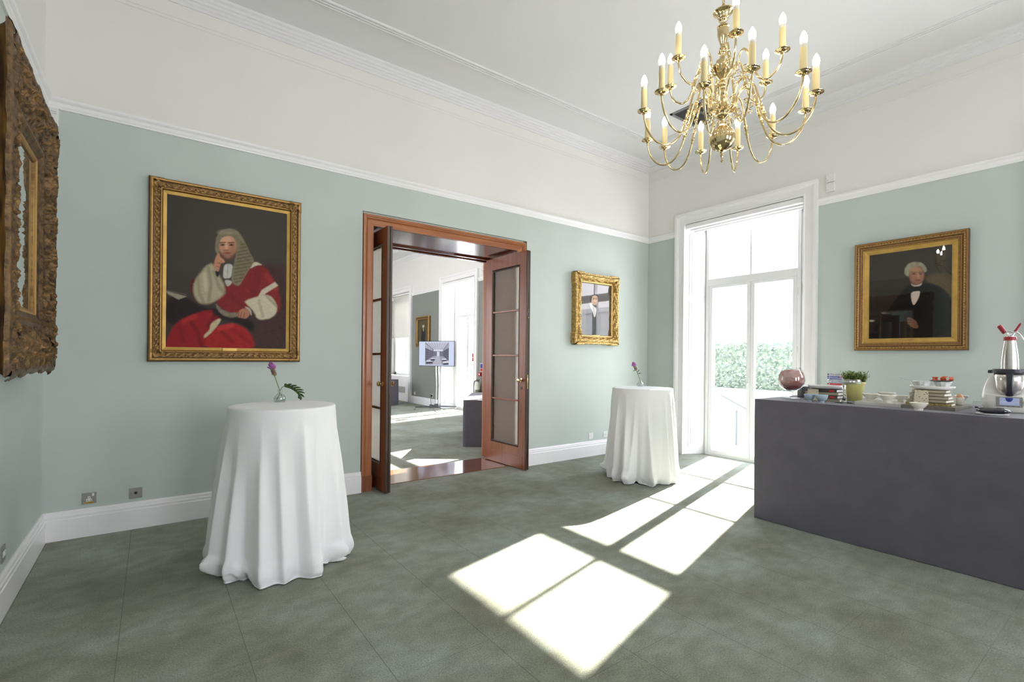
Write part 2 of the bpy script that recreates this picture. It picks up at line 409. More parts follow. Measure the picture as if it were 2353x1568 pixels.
def french_window(n, c, full=True):
    root = thing('window_%d' % n, (0,0,0), None, None); root['kind'] = 'structure'
    mb = MB(); arch_frame(mb, c, 3.412); mb.build('architrave', M['gloss'], root, smooth=True, angle=30)
    yl, yr = c+0.655, c-0.672                    # outer edges of the joinery
    # splayed panelled reveals and soffit
    for sg, ye in ((1, yl), (-1, yr)):
        mb = MB(); a = Vector((XR, c+sg*HW, 0)); b = Vector((FX1, ye, 0)); t = (b-a); n_ = Vector((0,-sg,0))
        def q(u, z, d=0.0): p = a + t*u; return (p.x, p.y - sg*d, z)
        mb.box((XR, c+sg*(HW+0.02), 0), (XO-0.1, c+sg*HW, 3.412))
        mb.grid([[q(0,0), q(1,0)], [q(0,3.412), q(1,3.412)]])
        for z0, z1 in ((0.12, 0.98), (1.06, 2.28), (2.36, 3.28)):
            for u0, u1, d in ((0.16, 0.84, 0.012), (0.24, 0.76, 0.020)):
                e = 0.03 if d > 0.015 else 0
                mb.poly([q(u0, z0+e, d), q(u1, z0+e, d), q(u1, z1-e, d), q(u0, z1-e, d)])
                for A, B in (((u0,z0+e),(u1,z0+e)), ((u1,z0+e),(u1,z1-e)), ((u1,z1-e),(u0,z1-e)), ((u0,z1-e),(u0,z0+e))):
                    mb.poly([q(A[0],A[1],0), q(B[0],B[1],0), q(B[0],B[1],d), q(A[0],A[1],d)])
        mb.box((FX1-0.03, ye+sg*0.002, 0), (XO-0.06, ye+sg*0.05, 3.42))
        mb.build('shutter_panel', M['gloss'], root)
    mb = MB(); mb.box((XR-0.012, c-HW+0.02, 3.34), (XR+0.05, c+HW-0.02, 3.405), bv=0.01); mb.box((6.45, c-HW+0.05, 3.325), (6.60, c+HW-0.06, 3.40)); mb.box((6.60, yr-0.02, 3.36), (XO-0.05, yl+0.02, 3.44)); mb.box((6.50,c-HW+0.07,3.305),(6.53,c+HW-0.07,3.33)); mb.build('blind_housing', M['gloss'], root)
    # fixed frame
    mb = MB(); f0, f1 = FX0, FX1
    zt0, zt1 = 2.50, 2.60
    mb.box((f0, yl, 0), (f1, yl-0.045, 3.37), bv=0.004); mb.box((f0, yr, 0), (f1, yr+0.045, 3.37), bv=0.004)
    mb.box((f0, yr+0.045, 3.345), (f1, yl-0.045, 3.37)); mb.box((f0-0.01, yr+0.045, zt0), (f1, yl-0.045, zt1), bv=0.006)
    mb.box((f0, c-0.035, zt1), (f1, c-0.005, 3.345)); mb.box((f0, yr+0.045, 0), (f1, yl-0.045, 0.028))
    mb.build('fixed_frame', M['upvc'], root)
    mb = MB(); x = 6.69
    for a, b in ((yl-0.045, c-0.005), (c-0.035, yr+0.045)): mb.quad((x,a,zt1),(x,b,zt1),(x,b,3.345),(x,a,3.345))
    mb.build('transom_glass', M['glass'], root)
    # two leaves
    for k, (a, b) in enumerate(((yl-0.05, c-0.018), (c-0.022, yr+0.05))):
        mb = MB(); st = 0.052; z0, z1 = 0.03, 2.497
        mb.box((f0+0.005, a, z0), (f1-0.01, a-st, z1), bv=0.004); mb.box((f0+0.005, b+st, z0), (f1-0.01, b, z1), bv=0.004)
        mb.box((f0+0.005, a-st, z0), (f1-0.01, b+st, 0.082)); mb.box((f0+0.005, a-st, 2.462), (f1-0.01, b+st, z1))
        lf = mb.build('door_leaf', M['upvc'], root)
        mb = MB(); mb.quad((x, a-st, 0.082), (x, b+st, 0.082), (x, b+st, 2.462), (x, a-st, 2.462)); mb.build('leaf_glass', M['glass'], lf)
        if k == 0:
            mb = MB(); mb.box((f0-0.012, b+0.012, 1.0), (f0+0.005, b+0.038, 1.16), bv=0.004); mb.box((f0-0.04, b+0.017, 1.07), (f0-0.012, b+0.033, 1.085)); mb.box((f0-0.04, b+0.017, 0.98), (f0-0.03, b+0.033, 1.085), bv=0.003)
            mb.build('handle', M['white_pl'], lf)
        else:
            mb = MB()
            for z in (0.3, 1.55, 2.3): mb.lathe([(0.009, z-0.045), (0.009, z+0.045)], (f0+0.002, b-0.01, 0), 10)
            mb.build('hinge', M['white_pl'], lf)
    mb = MB(); mb.box((f1+0.012, yr, 0.895), (f1+0.026, yl, 0.92)); mb.box((f1+0.012, yr, 1.655), (f1+0.026, yl, 1.68)); mb.split('outer_bar', M['bar'], root)
    return root
french_window(1, WINS[1]); french_window(2, WINS[2]); french_window(3, WINS[4]); french_window(4, WINS[0])

# the sash window of the far room, half way up a pulled blind
root = thing('window_5', (0,0,0), None, None); root['kind'] = 'structure'; c = 14.75
mb = MB(); arch_frame(mb, c, 3.412); mb.build('architrave', M['gloss'], root, smooth=True, angle=30)
mb = MB(); mb.box((XR-0.05, c-HW-0.12, 0.74), (6.72, c+HW+0.12, 0.80), bv=0.008); mb.build('window_sill', M['gloss'], root)
mb = MB(); mb.box((XR-0.015, c-HW, 0.0), (XR+0.02, c+HW, 0.74)); mb.build('apron_panel', M['gloss'], root)
mb = MB()
for y in (c-HW, c+HW-0.09): mb.box((6.60, y, 0.8), (6.7, y+0.09, 3.412))
mb.box((6.60, c-HW, 3.32), (6.70, c+HW, 3.412)); mb.box((6.60, c-HW, 0.8), (6.7, c+HW, 0.88)); mb.box((6.62, c-0.03, 0.8), (6.68, c+0.03, 3.35)); mb.box((6.62, c-HW, 1.98), (6.68, c+HW, 2.04))
mb.build('sash', M['upvc'], root)
mb = MB(); mb.quad((6.65, c-HW, 0.8), (6.65, c+HW, 0.8), (6.65, c+HW, 3.4), (6.65, c-HW, 3.4)); mb.build('sash_glass', M['glass'], root)
M['blind'] = mat('translucent_blind', (0.85, 0.84, 0.78, 1), 0.8); M['blind'].node_tree.nodes['Principled BSDF'].inputs['Transmission Weight'].default_value = 0.35
mb = MB(); mb.box((6.50, c-HW+0.02, 2.02), (6.505, c+HW-0.02, 3.36)); mb.lathe([(0.025, c-HW+0.02), (0.025, c+HW-0.02)], (6.5, 0, 3.37), 14, axis='Y'); mb.box((6.495, c-HW+0.02, 2.0), (6.51, c+HW-0.02, 2.025)); mb.build('roller_blind', M['blind'], root)
# windows behind the camera
for i, (a, b) in enumerate(RW):
    root = thing('window_%d' % (6+i), (0,0,0), None, None); root['kind'] = 'structure'
    mb = MB(); y = YF-0.25
    for x in (a, (a+b)/2-0.03, b-0.06): mb.box((x, y-0.03, 0.6), (x+0.06, y+0.03, 3.3))
    for z in (0.6, 1.95, 3.24): mb.box((a, y-0.03, z), (b, y+0.03, z+0.06))
    mb.build('sash', M['upvc'], root)
    mb = MB(); mb.quad((a, y, 0.6), (b, y, 0.6), (b, y, 3.3), (a, y, 3.3)); mb.build('sash_glass', M['glass'], root)
    mb = MB()
    for x0, x1 in ((a-0.15, a), (b, b+0.15)): mb.box((x0, YF, 0.0), (x1, YF+0.04, 3.45))
    mb.box((a-0.15, YF, 3.3), (b+0.15, YF+0.04, 3.45)); mb.box((a-0.05, YF-0.2, 0.57), (b+0.05, YF+0.05, 0.60)); mb.build('architrave', M['gloss'], root)

for i, (a, b) in enumerate(FILL_WINS):  # sashes of the added fill windows in the far room
    root = thing('window_%d' % (8+i), (0,0,0), None, None); root['kind'] = 'structure'
    mb = MB(); x = XF-0.2
    for y in (a, (a+b)/2-0.03, b-0.06): mb.box((x-0.03, y, 0.6), (x+0.03, y+0.06, 3.4))
    for z in (0.6, 1.95, 3.34): mb.box((x-0.03, a, z), (x+0.03, b, z+0.06))
    mb.build('sash', M['upvc'], root)
    mb = MB(); mb.quad((x, a, 0.6), (x, b, 0.6), (x, b, 3.4), (x, a, 3.4)); mb.build('sash_glass', M['glass'], root)

def glass_solid():
    m = bpy.data.materials.new('cast_glass'); m.use_nodes = True; N = m.node_tree.nodes; L = m.node_tree.links; N.remove(N['Principled BSDF'])
    g = N.new('ShaderNodeBsdfGlass'); g.inputs['IOR'].default_value = 1.45; g.inputs['Roughness'].default_value = 0.0; g.inputs['Color'].default_value = (0.97, 0.99, 0.98, 1)
    L.new(g.outputs[0], N['Material Output'].inputs['Surface']); return m
M['cast'] = glass_solid()
M['g_brown'] = mat('brown_gilt_groove', rgb(96, 68, 42), 0.5, 0.45, noise_amt=0.2, nscale=60)
M['g_mid'] = mat('soft_gilt_band', rgb(158, 118, 66), 0.42, 0.6, noise_amt=0.12, nscale=60)
M['g_lite'] = mat('bright_gilt_bead', rgb(182, 140, 80), 0.38, 0.6, noise_amt=0.08, nscale=40)

def wear(m, tip, lo=0.505, hi=0.56):              # gilding left bright on the raised edges of the carving
    N = m.node_tree.nodes; L = m.node_tree.links; b = N['Principled BSDF']; src = b.inputs['Base Color'].links[0].from_socket
    g = N.new('ShaderNodeNewGeometry'); r = N.new('ShaderNodeMapRange'); r.inputs[1].default_value = lo; r.inputs[2].default_value = hi
    L.new(g.outputs['Pointiness'], r.inputs[0]); k = N.new('ShaderNodeMix'); k.data_type = 'RGBA'; L.new(r.outputs[0], k.inputs['Factor']); L.new(src, k.inputs['A']); k.inputs['B'].default_value = tip
    L.new(k.outputs['Result'], b.inputs['Base Color'])
wear(M['gold_dark'], rgb(160, 120, 70), 0.51, 0.60); wear(M['gold_bright'], rgb(244, 214, 146), 0.50, 0.55); wear(M['gold'], rgb(196, 158, 96), 0.505, 0.55)

# ------------------------------------------------------------------ double doors in the thick wall
JX0, JX1, JZ = 1.872, 3.785, 2.787               # clear opening
root = thing('door_1', (0,0,0), None, None); root['kind'] = 'structure'
def arch_u(mb, prof, x0, x1, zt, y):              # U-shaped mitred frame on the wall plane; prof (w outward, d towards the room)
    rows = [[(x0-w, y-d, 0) for w, d in prof], [(x0-w, y-d, zt+w) for w, d in prof], [(x1+w, y-d, zt+w) for w, d in prof], [(x1+w, y-d, 0) for w, d in prof]]
    return rows
PA = [(0.0,-0.03),(0.0,0.0),(0.062,0.0),(0.066,0.006),(0.072,0.002),(0.078,0.010),(0.086,0.012),(0.090,0.020),(0.112,0.020),(0.112,-0.03)]
rows = arch_u(None, PA, JX0, JX1, JZ, YB+0.012)
mb = MB(); mb.grid(rows[:2]); mb.grid(rows[2:]); mb.build('architrave', M['frame_wood'], root)
mb = MB(); mb.grid(rows[1:3]); mb.build('lintel_frame', M['frame_wood_x'], root)
mb = MB(); mb.box((JX0-0.114, YB-0.012, 0), (JX0-0.002, YB+0.02, 0.16)); mb.box((JX1+0.002, YB-0.012, 0), (JX1+0.114, YB+0.02, 0.16)); mb.split('plinth_block', M['mahog'], root)
mb = MB(); mb.box((OX0, YB, 0), (JX0-0.11, YB2, OZ)); mb.box((JX1+0.11, YB, 0), (OX1, YB2, OZ)) 
mb = MB()
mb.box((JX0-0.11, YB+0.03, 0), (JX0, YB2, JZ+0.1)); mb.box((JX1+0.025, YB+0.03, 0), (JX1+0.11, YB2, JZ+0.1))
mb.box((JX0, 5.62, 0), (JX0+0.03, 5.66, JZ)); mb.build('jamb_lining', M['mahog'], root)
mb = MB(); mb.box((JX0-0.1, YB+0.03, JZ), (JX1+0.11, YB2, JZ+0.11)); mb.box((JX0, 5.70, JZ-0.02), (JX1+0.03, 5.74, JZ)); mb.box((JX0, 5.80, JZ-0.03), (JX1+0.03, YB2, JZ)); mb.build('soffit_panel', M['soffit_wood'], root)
mb = MB(); mb.box((OX0, YB+0.028, 0), (JX0-0.105, YB+0.2, OZ)); mb.box((JX1+0.105, YB+0.028, 0), (OX1, YB+0.2, OZ)); mb.box((OX0, YB+0.028, JZ+0.105), (OX1, YB+0.2, OZ)); mb.split('plaster_reveal', M['sage'], root)
mb = MB(); mb.box((JX0, 5.115, 0.0), (JX1+0.03, 5.73, 0.006)); mb.build('threshold', M['thresh'], root)
# far side casing
mb = MB(); mb.box((JX0-0.2, YB2, 0), (JX0, YB2+0.03, 2.92)); mb.box((JX1+0.03, YB2, 0), (JX1+0.23, YB2+0.03, 2.92)); mb.box((JX0-0.2, YB2, JZ), (JX1+0.23, YB2+0.03, 2.92)); mb.split('far_architrave', M['frame_wood'], root)

def frosted():
    m = bpy.data.materials.new('frosted_door_glass'); m.use_nodes = True
    N = m.node_tree.nodes; L = m.node_tree.links; N.remove(N['Principled BSDF'])
    tr = N.new('ShaderNodeBsdfTranslucent'); tr.inputs['Color'].default_value = (0.96, 0.95, 0.92, 1)
    tp = N.new('ShaderNodeBsdfTransparent'); tp.inputs['Color'].default_value = (0.95, 0.95, 0.92, 1)
    df = N.new('ShaderNodeBsdfDiffuse'); df.inputs['Color'].default_value = (0.42, 0.40, 0.34, 1)
    gl = N.new('ShaderNodeBsdfGlossy'); gl.inputs['Roughness'].default_value = 0.35; gl.inputs['Color'].default_value = (0.8, 0.8, 0.75, 1)
    n = N.new('ShaderNodeTexNoise'); n.inputs['Scale'].default_value = 160; n.inputs['Detail'].default_value = 2
    tc = N.new('ShaderNodeTexCoord'); L.new(tc.outputs['Object'], n.inputs['Vector'])
    bp = N.new('ShaderNodeBump'); bp.inputs['Strength'].default_value = 0.9; bp.inputs['Distance'].default_value = 0.006
    L.new(n.outputs['Fac'], bp.inputs['Height'])
    for s in (tr, df, gl): L.new(bp.outputs['Normal'], s.inputs['Normal'])
    a = N.new('ShaderNodeMixShader'); a.inputs[0].default_value = 0.22; L.new(tr.outputs[0], a.inputs[1]); L.new(df.outputs[0], a.inputs[2])
    b = N.new('ShaderNodeMixShader'); b.inputs[0].default_value = 0.10; L.new(a.outputs[0], b.inputs[1]); L.new(gl.outputs[0], b.inputs[2])
    c = N.new('ShaderNodeMixShader'); c.inputs[0].default_value = 0.2; L.new(b.outputs[0], c.inputs[1]); L.new(tp.outputs[0], c.inputs[2])
    L.new(c.outputs[0], N['Material Output'].inputs['Surface']); return m
M['frost'] = frosted()

def door_leaf(name, face, hinge, label, sg, ang):
    # local frame: origin at the hinge foot, leaf runs towards -Y, sg = +1 thickness towards +X
    t = thing(name, (face, hinge, 0), label, 'door leaf', 'pair of glazed double doors', rz=ang)
    W_, T, Z0, Z1 = 0.865, 0.058, 0.012, 2.752
    X = lambda a: sg*a
    gy0, gy1, gz0, gz1 = -0.135, -0.735, 0.275, 2.595
    mb = MB()
    mb.box((0, 0, Z0), (X(T), gy0, Z1), bv=0.003); mb.box((0, gy1, Z0), (X(T), -W_, Z1), bv=0.003)
    mb.split('stile', M['mahog'], t)
    mb = MB(); mb.box((0, gy0, Z0), (X(T), gy1, gz0)); mb.box((0, gy0, gz1), (X(T), gy1, Z1))
    mb.box((X(-0.004), -0.02, Z0+0.004), (X(T+0.004), -W_+0.05, 0.165), bv=0.003)
    mb.split('rail', M['mahog'], t)
    mb = MB()
    for z in (0.8646, 1.438, 2.019): mb.box((X(0.006), gy0, z-0.011), (X(T-0.006), gy1, z+0.011), bv=0.004)
    mb.split('glazing_bar', M['mahog'], t)
    for sd in (0, T):                            # sticking mould round the glass
        mb = MB()
        s = 1 if sd == 0 else -1
        pr = [(0, 0.0), (0.010, -0.004), (0.018, 0.010), (0.026, 0.014), (0.026, 0.022), (0, 0.022)]
        rows = []
        for (cy, cz, ey, ez) in ((gy0, gz0, -1, 1), (gy1, gz0, 1, 1), (gy1, gz1, 1, -1), (gy0, gz1, -1, -1)):
            rows.append([(X(sd + s*d), cy+ey*w, cz+ez*w) for w, d in pr])
        mb.grid(rows, closed_v=True, mi=0); mb.build('glazing_mould', M['edge_dark'], t)
    for k in range(4):
        z0 = [gz0, 0.8646, 1.438, 2.019][k]; z1 = [0.8646, 1.438, 2.019, gz1][k]
        mb = MB(); mb.box((X(T/2-0.002), gy0, z0+0.008), (X(T/2+0.002), gy1, z1-0.008)); mb.build('frosted_pane', M['frost'], t)
    # rebated dark meeting edge
    mb = MB(); mb.box((X(0.004), -W_-0.001, Z0), (X(0.026), -W_-0.014, Z1), bv=0.002); mb.box((X(0.032), -W_-0.001, Z0), (X(T), -W_-0.010, Z1), bv=0.002)
    mb.split('meeting_edge', M['edge_dark'], t)
    mb = MB()
    for side in (-1, 1):
        x0 = 0 if side < 0 else T; yk = -W_+0.078
        pr = [(0.026, 0), (0.026, 0.004), (0.010, 0.008), (0.009, 0.030), (0.022, 0.038), (0.027, 0.050), (0.020, 0.060), (0.004, 0.063)]
        mb.lathe([(r, X(x0 + side*d)) for r, d in pr], (0, yk, 1.128), 20, axis='X')
    mb.split('door_knob', M['brass'], t, smooth=True)
    mb = MB(); mb.lathe([(0.02, X(-0.003)), (0.02, X(0)), ], (0, -W_+0.078, 1.03), 16, axis='X'); mb.box((X(-0.005), -W_+0.074, 1.012), (X(-0.003), -W_+0.082, 1.03)); mb.build('keyhole_cover', M['edge_dark'], t)
    if True:
        mb = MB(); mb.box((X(0.012), -W_-0.018, 1.02), (X(0.032), -W_-0.012, 1.20)); mb.box((X(0.014), -W_-0.022, 1.90), (X(0.030), -W_-0.012, 1.925)); mb.box((X(0.014), -W_-0.022, 1.98), (X(0.030), -W_-0.012, 2.02)); mb.split('lock_plate', M['brass'] if sg > 0 else M['edge_dark'], t)
    mb = MB()
    for z in (0.3, 1.4, 2.5): mb.lathe([(0.006, z-0.045), (0.006, z+0.045)], (X(T+0.004), 0.004, 0), 10)
    mb.split('hinge', M['edge_dark'], t)
    return t
door_leaf('door_leaf', 3.722, 5.655, 'right-hand open mahogany door leaf with four frosted panes seen face on', 1, math.radians(1.6))
door_leaf('door_leaf', 1.990, 5.655, 'left-hand open mahogany door leaf seen almost edge on, nearest the big judge portrait', -1, math.radians(0.0))

# ------------------------------------------------------------------ carved frames
def frame_mesh(w, h, prof, cellsize=0.008, carve=None, edge=None, bands=None):
    """ring round a w x h rectangle in the XZ plane (centre origin), prof: (inset from outer edge, height towards -Y)"""
    mb = MB(); rings = []
    cs = [(-w/2, -h/2), (w/2, -h/2), (w/2, h/2), (-w/2, h/2)]
    base = len(mb.v)
    ins = prof[-1][0]
    for k in range(4):
        a = cs[k]; b = cs[(k+1) % 4]; ln = math.hypot(b[0]-a[0], b[1]-a[1]); n = max(2, int(ln/cellsize))
        t = ((b[0]-a[0])/ln, (b[1]-a[1])/ln); nn = (-t[1], t[0]); rows = []
        for i in range(n+1):
            u = i/n; row = []
            for (d, hh) in prof:
                s = d + u*(ln-2*d)
                x = a[0]+t[0]*s+nn[0]*d; z = a[1]+t[1]*s+nn[1]*d
                dh = 0.0; de = 0.0
                if carve: dh = carve(x, z, d, s, ln)
                if edge and d < edge[0]: de = edge[1](x, z, s, ln)*(1-d/edge[0])
                row.append((x - nn[0]*de, -(hh+dh), z - nn[1]*de))
            rows.append(row)
        f0 = len(mb.f); mb.grid(rows)
        if bands:
            K_ = len(prof)-1
            for q in range(f0, len(mb.f)):
                j = (q-f0) % K_; dm = (prof[j][0]+prof[j+1][0])/2
                for lim, mi in bands:
                    if dm <= lim: mb.m[q] = mi; break
    return mb
def nz(x, y, z=0.0): return noise.noise(Vector((x, y, z)))

def subdiv(prof, step):
    out = []
    for (a, b) in zip(prof[:-1], prof[1:]):
        L_ = math.hypot(b[0]-a[0], b[1]-a[1]); n = max(1, int(L_/step))
        for i in range(n): out.append((a[0]+(b[0]-a[0])*i/n, a[1]+(b[1]-a[1])*i/n))
    return out+[prof[-1]]

# soft-edged painter working on a vertex grid
class Paint:
    def __init__(s, w, h, nx, nz_, corners, bg):
        s.w, s.h = w, h
        U, V = np.meshgrid(np.linspace(0, 1, nx), np.linspace(0, 1, nz_)); s.nx, s.nz = nx, nz_
        src = [(0,1),(1,1),(1,0),(0,0)]; A = []; B = []          # uv -> traced pixel homography
        for (u, v), (x, y) in zip(src, corners):
            A.append([u,v,1,0,0,0,-x*u,-x*v]); B.append(x); A.append([0,0,0,u,v,1,-y*u,-y*v]); B.append(y)
        H = np.linalg.solve(np.array(A, float), np.array(B, float)); H = np.append(H, 1).reshape(3,3)
        P = np.stack([U.ravel(), V.ravel(), np.ones(U.size)]); Q = H @ P
        s.X = Q[0]/Q[2]; s.Y = Q[1]/Q[2]; s.U = U.ravel(); s.V = V.ravel()
        s.col = np.tile(np.array([lin(c) for c in bg]), (U.size, 1))
        s.n1 = s.fbm(60, 1); s.n2 = s.fbm(14, 2)
    def fbm(s, sc, seed):
        r = np.random.RandomState(seed); o = np.zeros(s.X.size)
        for _ in range(10):
            a = r.rand()*6.28; k = (0.5+r.rand())*6.28/sc
            o += np.sin(s.X*math.cos(a)*k + s.Y*math.sin(a)*k + r.rand()*6.28 + 1.5*np.sin(s.Y*k*0.6+r.rand()*6))
        return o/5
    def sd(s, pts, wob=0):
        X = s.X + wob*s.n2; Y = s.Y + wob*s.n1
        n = len(pts); d = np.full(X.size, 1e9); ins = np.zeros(X.size, bool)
        for i in range(n):
            x0, y0 = pts[i]; x1, y1 = pts[(i+1) % n]; ex, ey = x1-x0, y1-y0
            t = np.clip(((X-x0)*ex+(Y-y0)*ey)/(ex*ex+ey*ey+1e-9), 0, 1)
            d = np.minimum(d, np.hypot(X-x0-t*ex, Y-y0-t*ey))
            c = (y0 > Y) != (y1 > Y); xi = x0 + (Y-y0)*ex/(ey if abs(ey) > 1e-9 else 1e-9); ins ^= c & (X < xi)
        return np.where(ins, d, -d)
    def blend(s, a, col, tex=0.0):
        c = np.array([lin(v) for v in col])[None, :]*np.clip(1+tex*s.n1+tex*0.6*s.n2, 0.2, 2)[:, None]
        a = np.clip(a, 0, 1)[:, None]; s.col = s.col*(1-a) + c*a
    def poly(s, pts, col, soft=8, tex=0.1, wob=0, op=1.0, smooth=True):
        if smooth:
            for _ in range(2):
                q = []
                for i in range(len(pts)):
                    a = pts[i]; b = pts[(i+1) % len(pts)]
                    q += [(a[0]*.75+b[0]*.25, a[1]*.75+b[1]*.25), (a[0]*.25+b[0]*.75, a[1]*.25+b[1]*.75)]
                pts = q
        d = s.sd(pts, wob); x = np.clip(d/soft*0.5+0.5, 0, 1); s.blend(x*x*(3-2*x)*op, col, tex)
        return d
    def ell(s, c, r, col, soft=0.3, tex=0.0, op=1.0, rot=0):
        dx = s.X-c[0]; dy = s.Y-c[1]; ca, sa = math.cos(rot), math.sin(rot)
        q = np.hypot((dx*ca+dy*sa)/r[0], (-dx*sa+dy*ca)/r[1]); s.blend(np.clip((1+soft-q)/(2*soft), 0, 1)*op, col, tex)
    def line(s, pts, wd, col, op=1.0, soft=3):
        X, Y = s.X, s.Y; d = np.full(X.size, 1e9)
        for (x0,y0),(x1,y1) in zip(pts[:-1], pts[1:]):
            ex, ey = x1-x0, y1-y0; t = np.clip(((X-x0)*ex+(Y-y0)*ey)/(ex*ex+ey*ey+1e-9), 0, 1)
            d = np.minimum(d, np.hypot(X-x0-t*ex, Y-y0-t*ey))
        s.blend(np.clip((wd/2+soft-d)/(soft), 0, 1)*op, col)
    def build(s, name, parent, rough=0.35, coat=0.0, emis=0.0, y=0.0, weave=True):
        mb = MB(); x = (s.U-0.5)*s.w; z = (s.V-0.5)*s.h
        me = bpy.data.meshes.new(name)
        v = [(float(a), y, float(b)) for a, b in zip(x, z)]; f = []
        for j in range(s.nz-1):
            for i in range(s.nx-1):
                k = j*s.nx+i; f.append((k, k+1, k+s.nx+1, k+s.nx))
        n = len(v); e = 0.012
        v += [(-s.w/2, y+e, -s.h/2), (s.w/2, y+e, -s.h/2), (s.w/2, y+e, s.h/2), (-s.w/2, y+e, s.h/2)]
        f.append((n+3, n+2, n+1, n))
        me.from_pydata(v, [], f)
        at = me.color_attributes.new('Col', 'FLOAT_COLOR', 'POINT')
        c4 = np.ones((len(v), 4)); c4[:n, :3] = np.clip(s.col, 0, 1); c4[n:, :3] = 0.1
        at.data.foreach_set('color', c4.ravel().astype(np.float32))
        m = bpy.data.materials.new(name+'_paint'); m.use_nodes = True
        N = m.node_tree.nodes; L = m.node_tree.links; b = N['Principled BSDF']
        a = N.new('ShaderNodeAttribute'); a.attribute_name = 'Col'
        b.inputs['Roughness'].default_value = rough; b.inputs['Specular IOR Level'].default_value = 0.15; b.inputs['Coat Weight'].default_value = coat; b.inputs['Coat Roughness'].default_value = 0.02
        if emis > 0:
            b.inputs['Base Color'].default_value = (0.02, 0.02, 0.02, 1)
            L.new(a.outputs['Color'], b.inputs['Emission Color']); b.inputs['Emission Strength'].default_value = emis
        else: L.new(a.outputs['Color'], b.inputs['Base Color'])
        if weave:
            t = N.new('ShaderNodeTexNoise'); t.inputs['Scale'].default_value = 420; tc = N.new('ShaderNodeTexCoord'); L.new(tc.outputs['Object'], t.inputs['Vector'])
            bp = N.new('ShaderNodeBump'); bp.inputs['Strength'].default_value = 0.25; bp.inputs['Distance'].default_value = 0.002
            L.new(t.outputs['Fac'], bp.inputs['Height']); L.new(bp.outputs['Normal'], b.inputs['Normal'])
        me.materials.append(m); me.shade_smooth()
        o = bpy.data.objects.new(name, me); C.objects.link(o); o.parent = parent; return o

def plate(root, w, y, z, material):
    mb = MB(); mb.box((-w/2, y, z-0.013), (w/2, y-0.004, z+0.013), bv=0.002); p = mb.build('name_plate', material, root)
    return p

# --- large judge portrait on the back wall
W1, H1 = 1.172, 1.522
t = thing('portrait_painting', (0.556, YB, 2.113), 'large gilt-framed portrait of a bewigged judge in red robes', 'painting')
def carve1(x, z, d, s, ln):
    cx = min(s, ln-s)
    if 0.032 < d < 0.080: return 0.007*math.sin(s*125+3*math.sin(d*200))*math.sin((d-0.032)/0.048*PI) + 0.005*nz(x*70, z*70) + (0.010*(1+math.cos(math.hypot(s if s < ln/2 else ln-s, d)*90)) if cx < 0.11 else 0)
    if cx < 0.10 and d < 0.10: return 0.016*abs(nz(x*38, z*38, 3))+0.008
    return 0.001*nz(x*70, z*70)
pr = subdiv([(0,0),(0.002,0.030),(0.010,0.048),(0.022,0.056),(0.030,0.050),(0.036,0.040),(0.078,0.040),(0.084,0.048),(0.090,0.040),(0.096,0.022)], 0.006)
frame_mesh(W1, H1, pr, 0.0075, carve1, None, [(0.012,0),(0.030,2),(0.035,0),(0.079,1),(0.083,0),(0.091,2),(1,0)]).build('frame', [M['g_brown'], M['gold'], M['g_lite']], t, smooth=True, angle=180)
frame_mesh(W1-0.19, H1-0.19, [(0,0.0),(0,0.024),(0.004,0.026),(0.028,0.018),(0.030,0.010)], 0.3).build('gold_slip', M['gold_flat'], t)
cw, ch = W1-0.19-0.056, H1-0.19-0.056
p = Paint(cw, ch, 230, 300, [(213,218),(1113,365),(1100,1385),(195,1372)], (66,62,57))
p.blend(np.clip((p.Y-760)/500, 0, 1)*0.6, (50,36,32), 0.1); p.blend(np.clip((620-np.hypot(p.X-760, p.Y-560))/900, 0, 1)*0.35, (84,78,70), 0.05)
p.poly([(880,760),(1000,730),(1120,770),(1120,1400),(820,1400),(880,1150)], (66,44,42), 60, 0.15)
p.poly([(190,985),(350,985),(450,1060),(600,1090),(520,1160),(190,1240)], (38,28,28), 20, 0.1)
p.poly([(200,948),(355,990),(295,1014),(215,972)], (150,142,122), 6, 0.1, smooth=False); p.line([(210,945),(350,975)], 4, (110,100,90), 0.7)
p.poly([(380,870),(450,830),(520,900),(560,1050),(440,1050),(385,960)], (88,30,32), 18, 0.15)
p.poly([(850,715),(935,752),(1005,840),(1050,950),(1075,1075),(1000,1150),(900,1060),(800,1080),(735,1125),(660,1110),(590,1060),(575,1010),(640,900),(780,850)], (124,36,36), 10, 0.10, wob=2)
for a, b, w, c in (((900,770),(860,980),34,(112,30,32)),((650,960),(780,1060),22,(112,32,34)),((960,830),(1030,930),20,(150,52,50)),((700,930),(860,900),16,(120,34,36))): p.line([a,b], w, c, 0.6, 20)
p.poly([(560,738),(598,830),(640,900),(645,968),(590,1015),(520,1048),(445,1042),(405,970),(408,880),(470,800),(510,750)], (168,160,132), 14, 0.06, wob=2)
for pts, c in (([(520,770),(540,900),(520,1020)],(120,112,90)),([(560,800),(600,920),(640,960)],(128,120,98)),([(440,850),(450,960),(480,1030)],(132,124,100)),([(490,820),(500,940)],(196,188,160))): p.line(pts, 12, c, 0.55, 14)
p.poly([(200,1330),(240,1230),(300,1170),(420,1115),(560,1085),(620,1130),(560,1200),(520,1260),(500,1400),(190,1400)], (142,26,30), 12, 0.09, wob=2)
p.poly([(480,1400),(500,1280),(580,1215),(690,1188),(790,1215),(850,1290),(880,1400)], (154,32,34), 12, 0.09, wob=2)
for pts, c in (([(380,1170),(440,1260),(460,1360)],(96,16,22)),([(300,1220),(330,1330)],(118,20,26)),([(620,1260),(700,1330)],(112,20,26)),([(720,1250),(830,1340)],(128,22,28)),([(560,1140),(520,1210)],(84,18,22)),([(330,1180),(420,1140)],(186,52,52)),([(600,1230),(700,1205)],(196,58,56))): p.line(pts, 14, c, 0.55, 18)
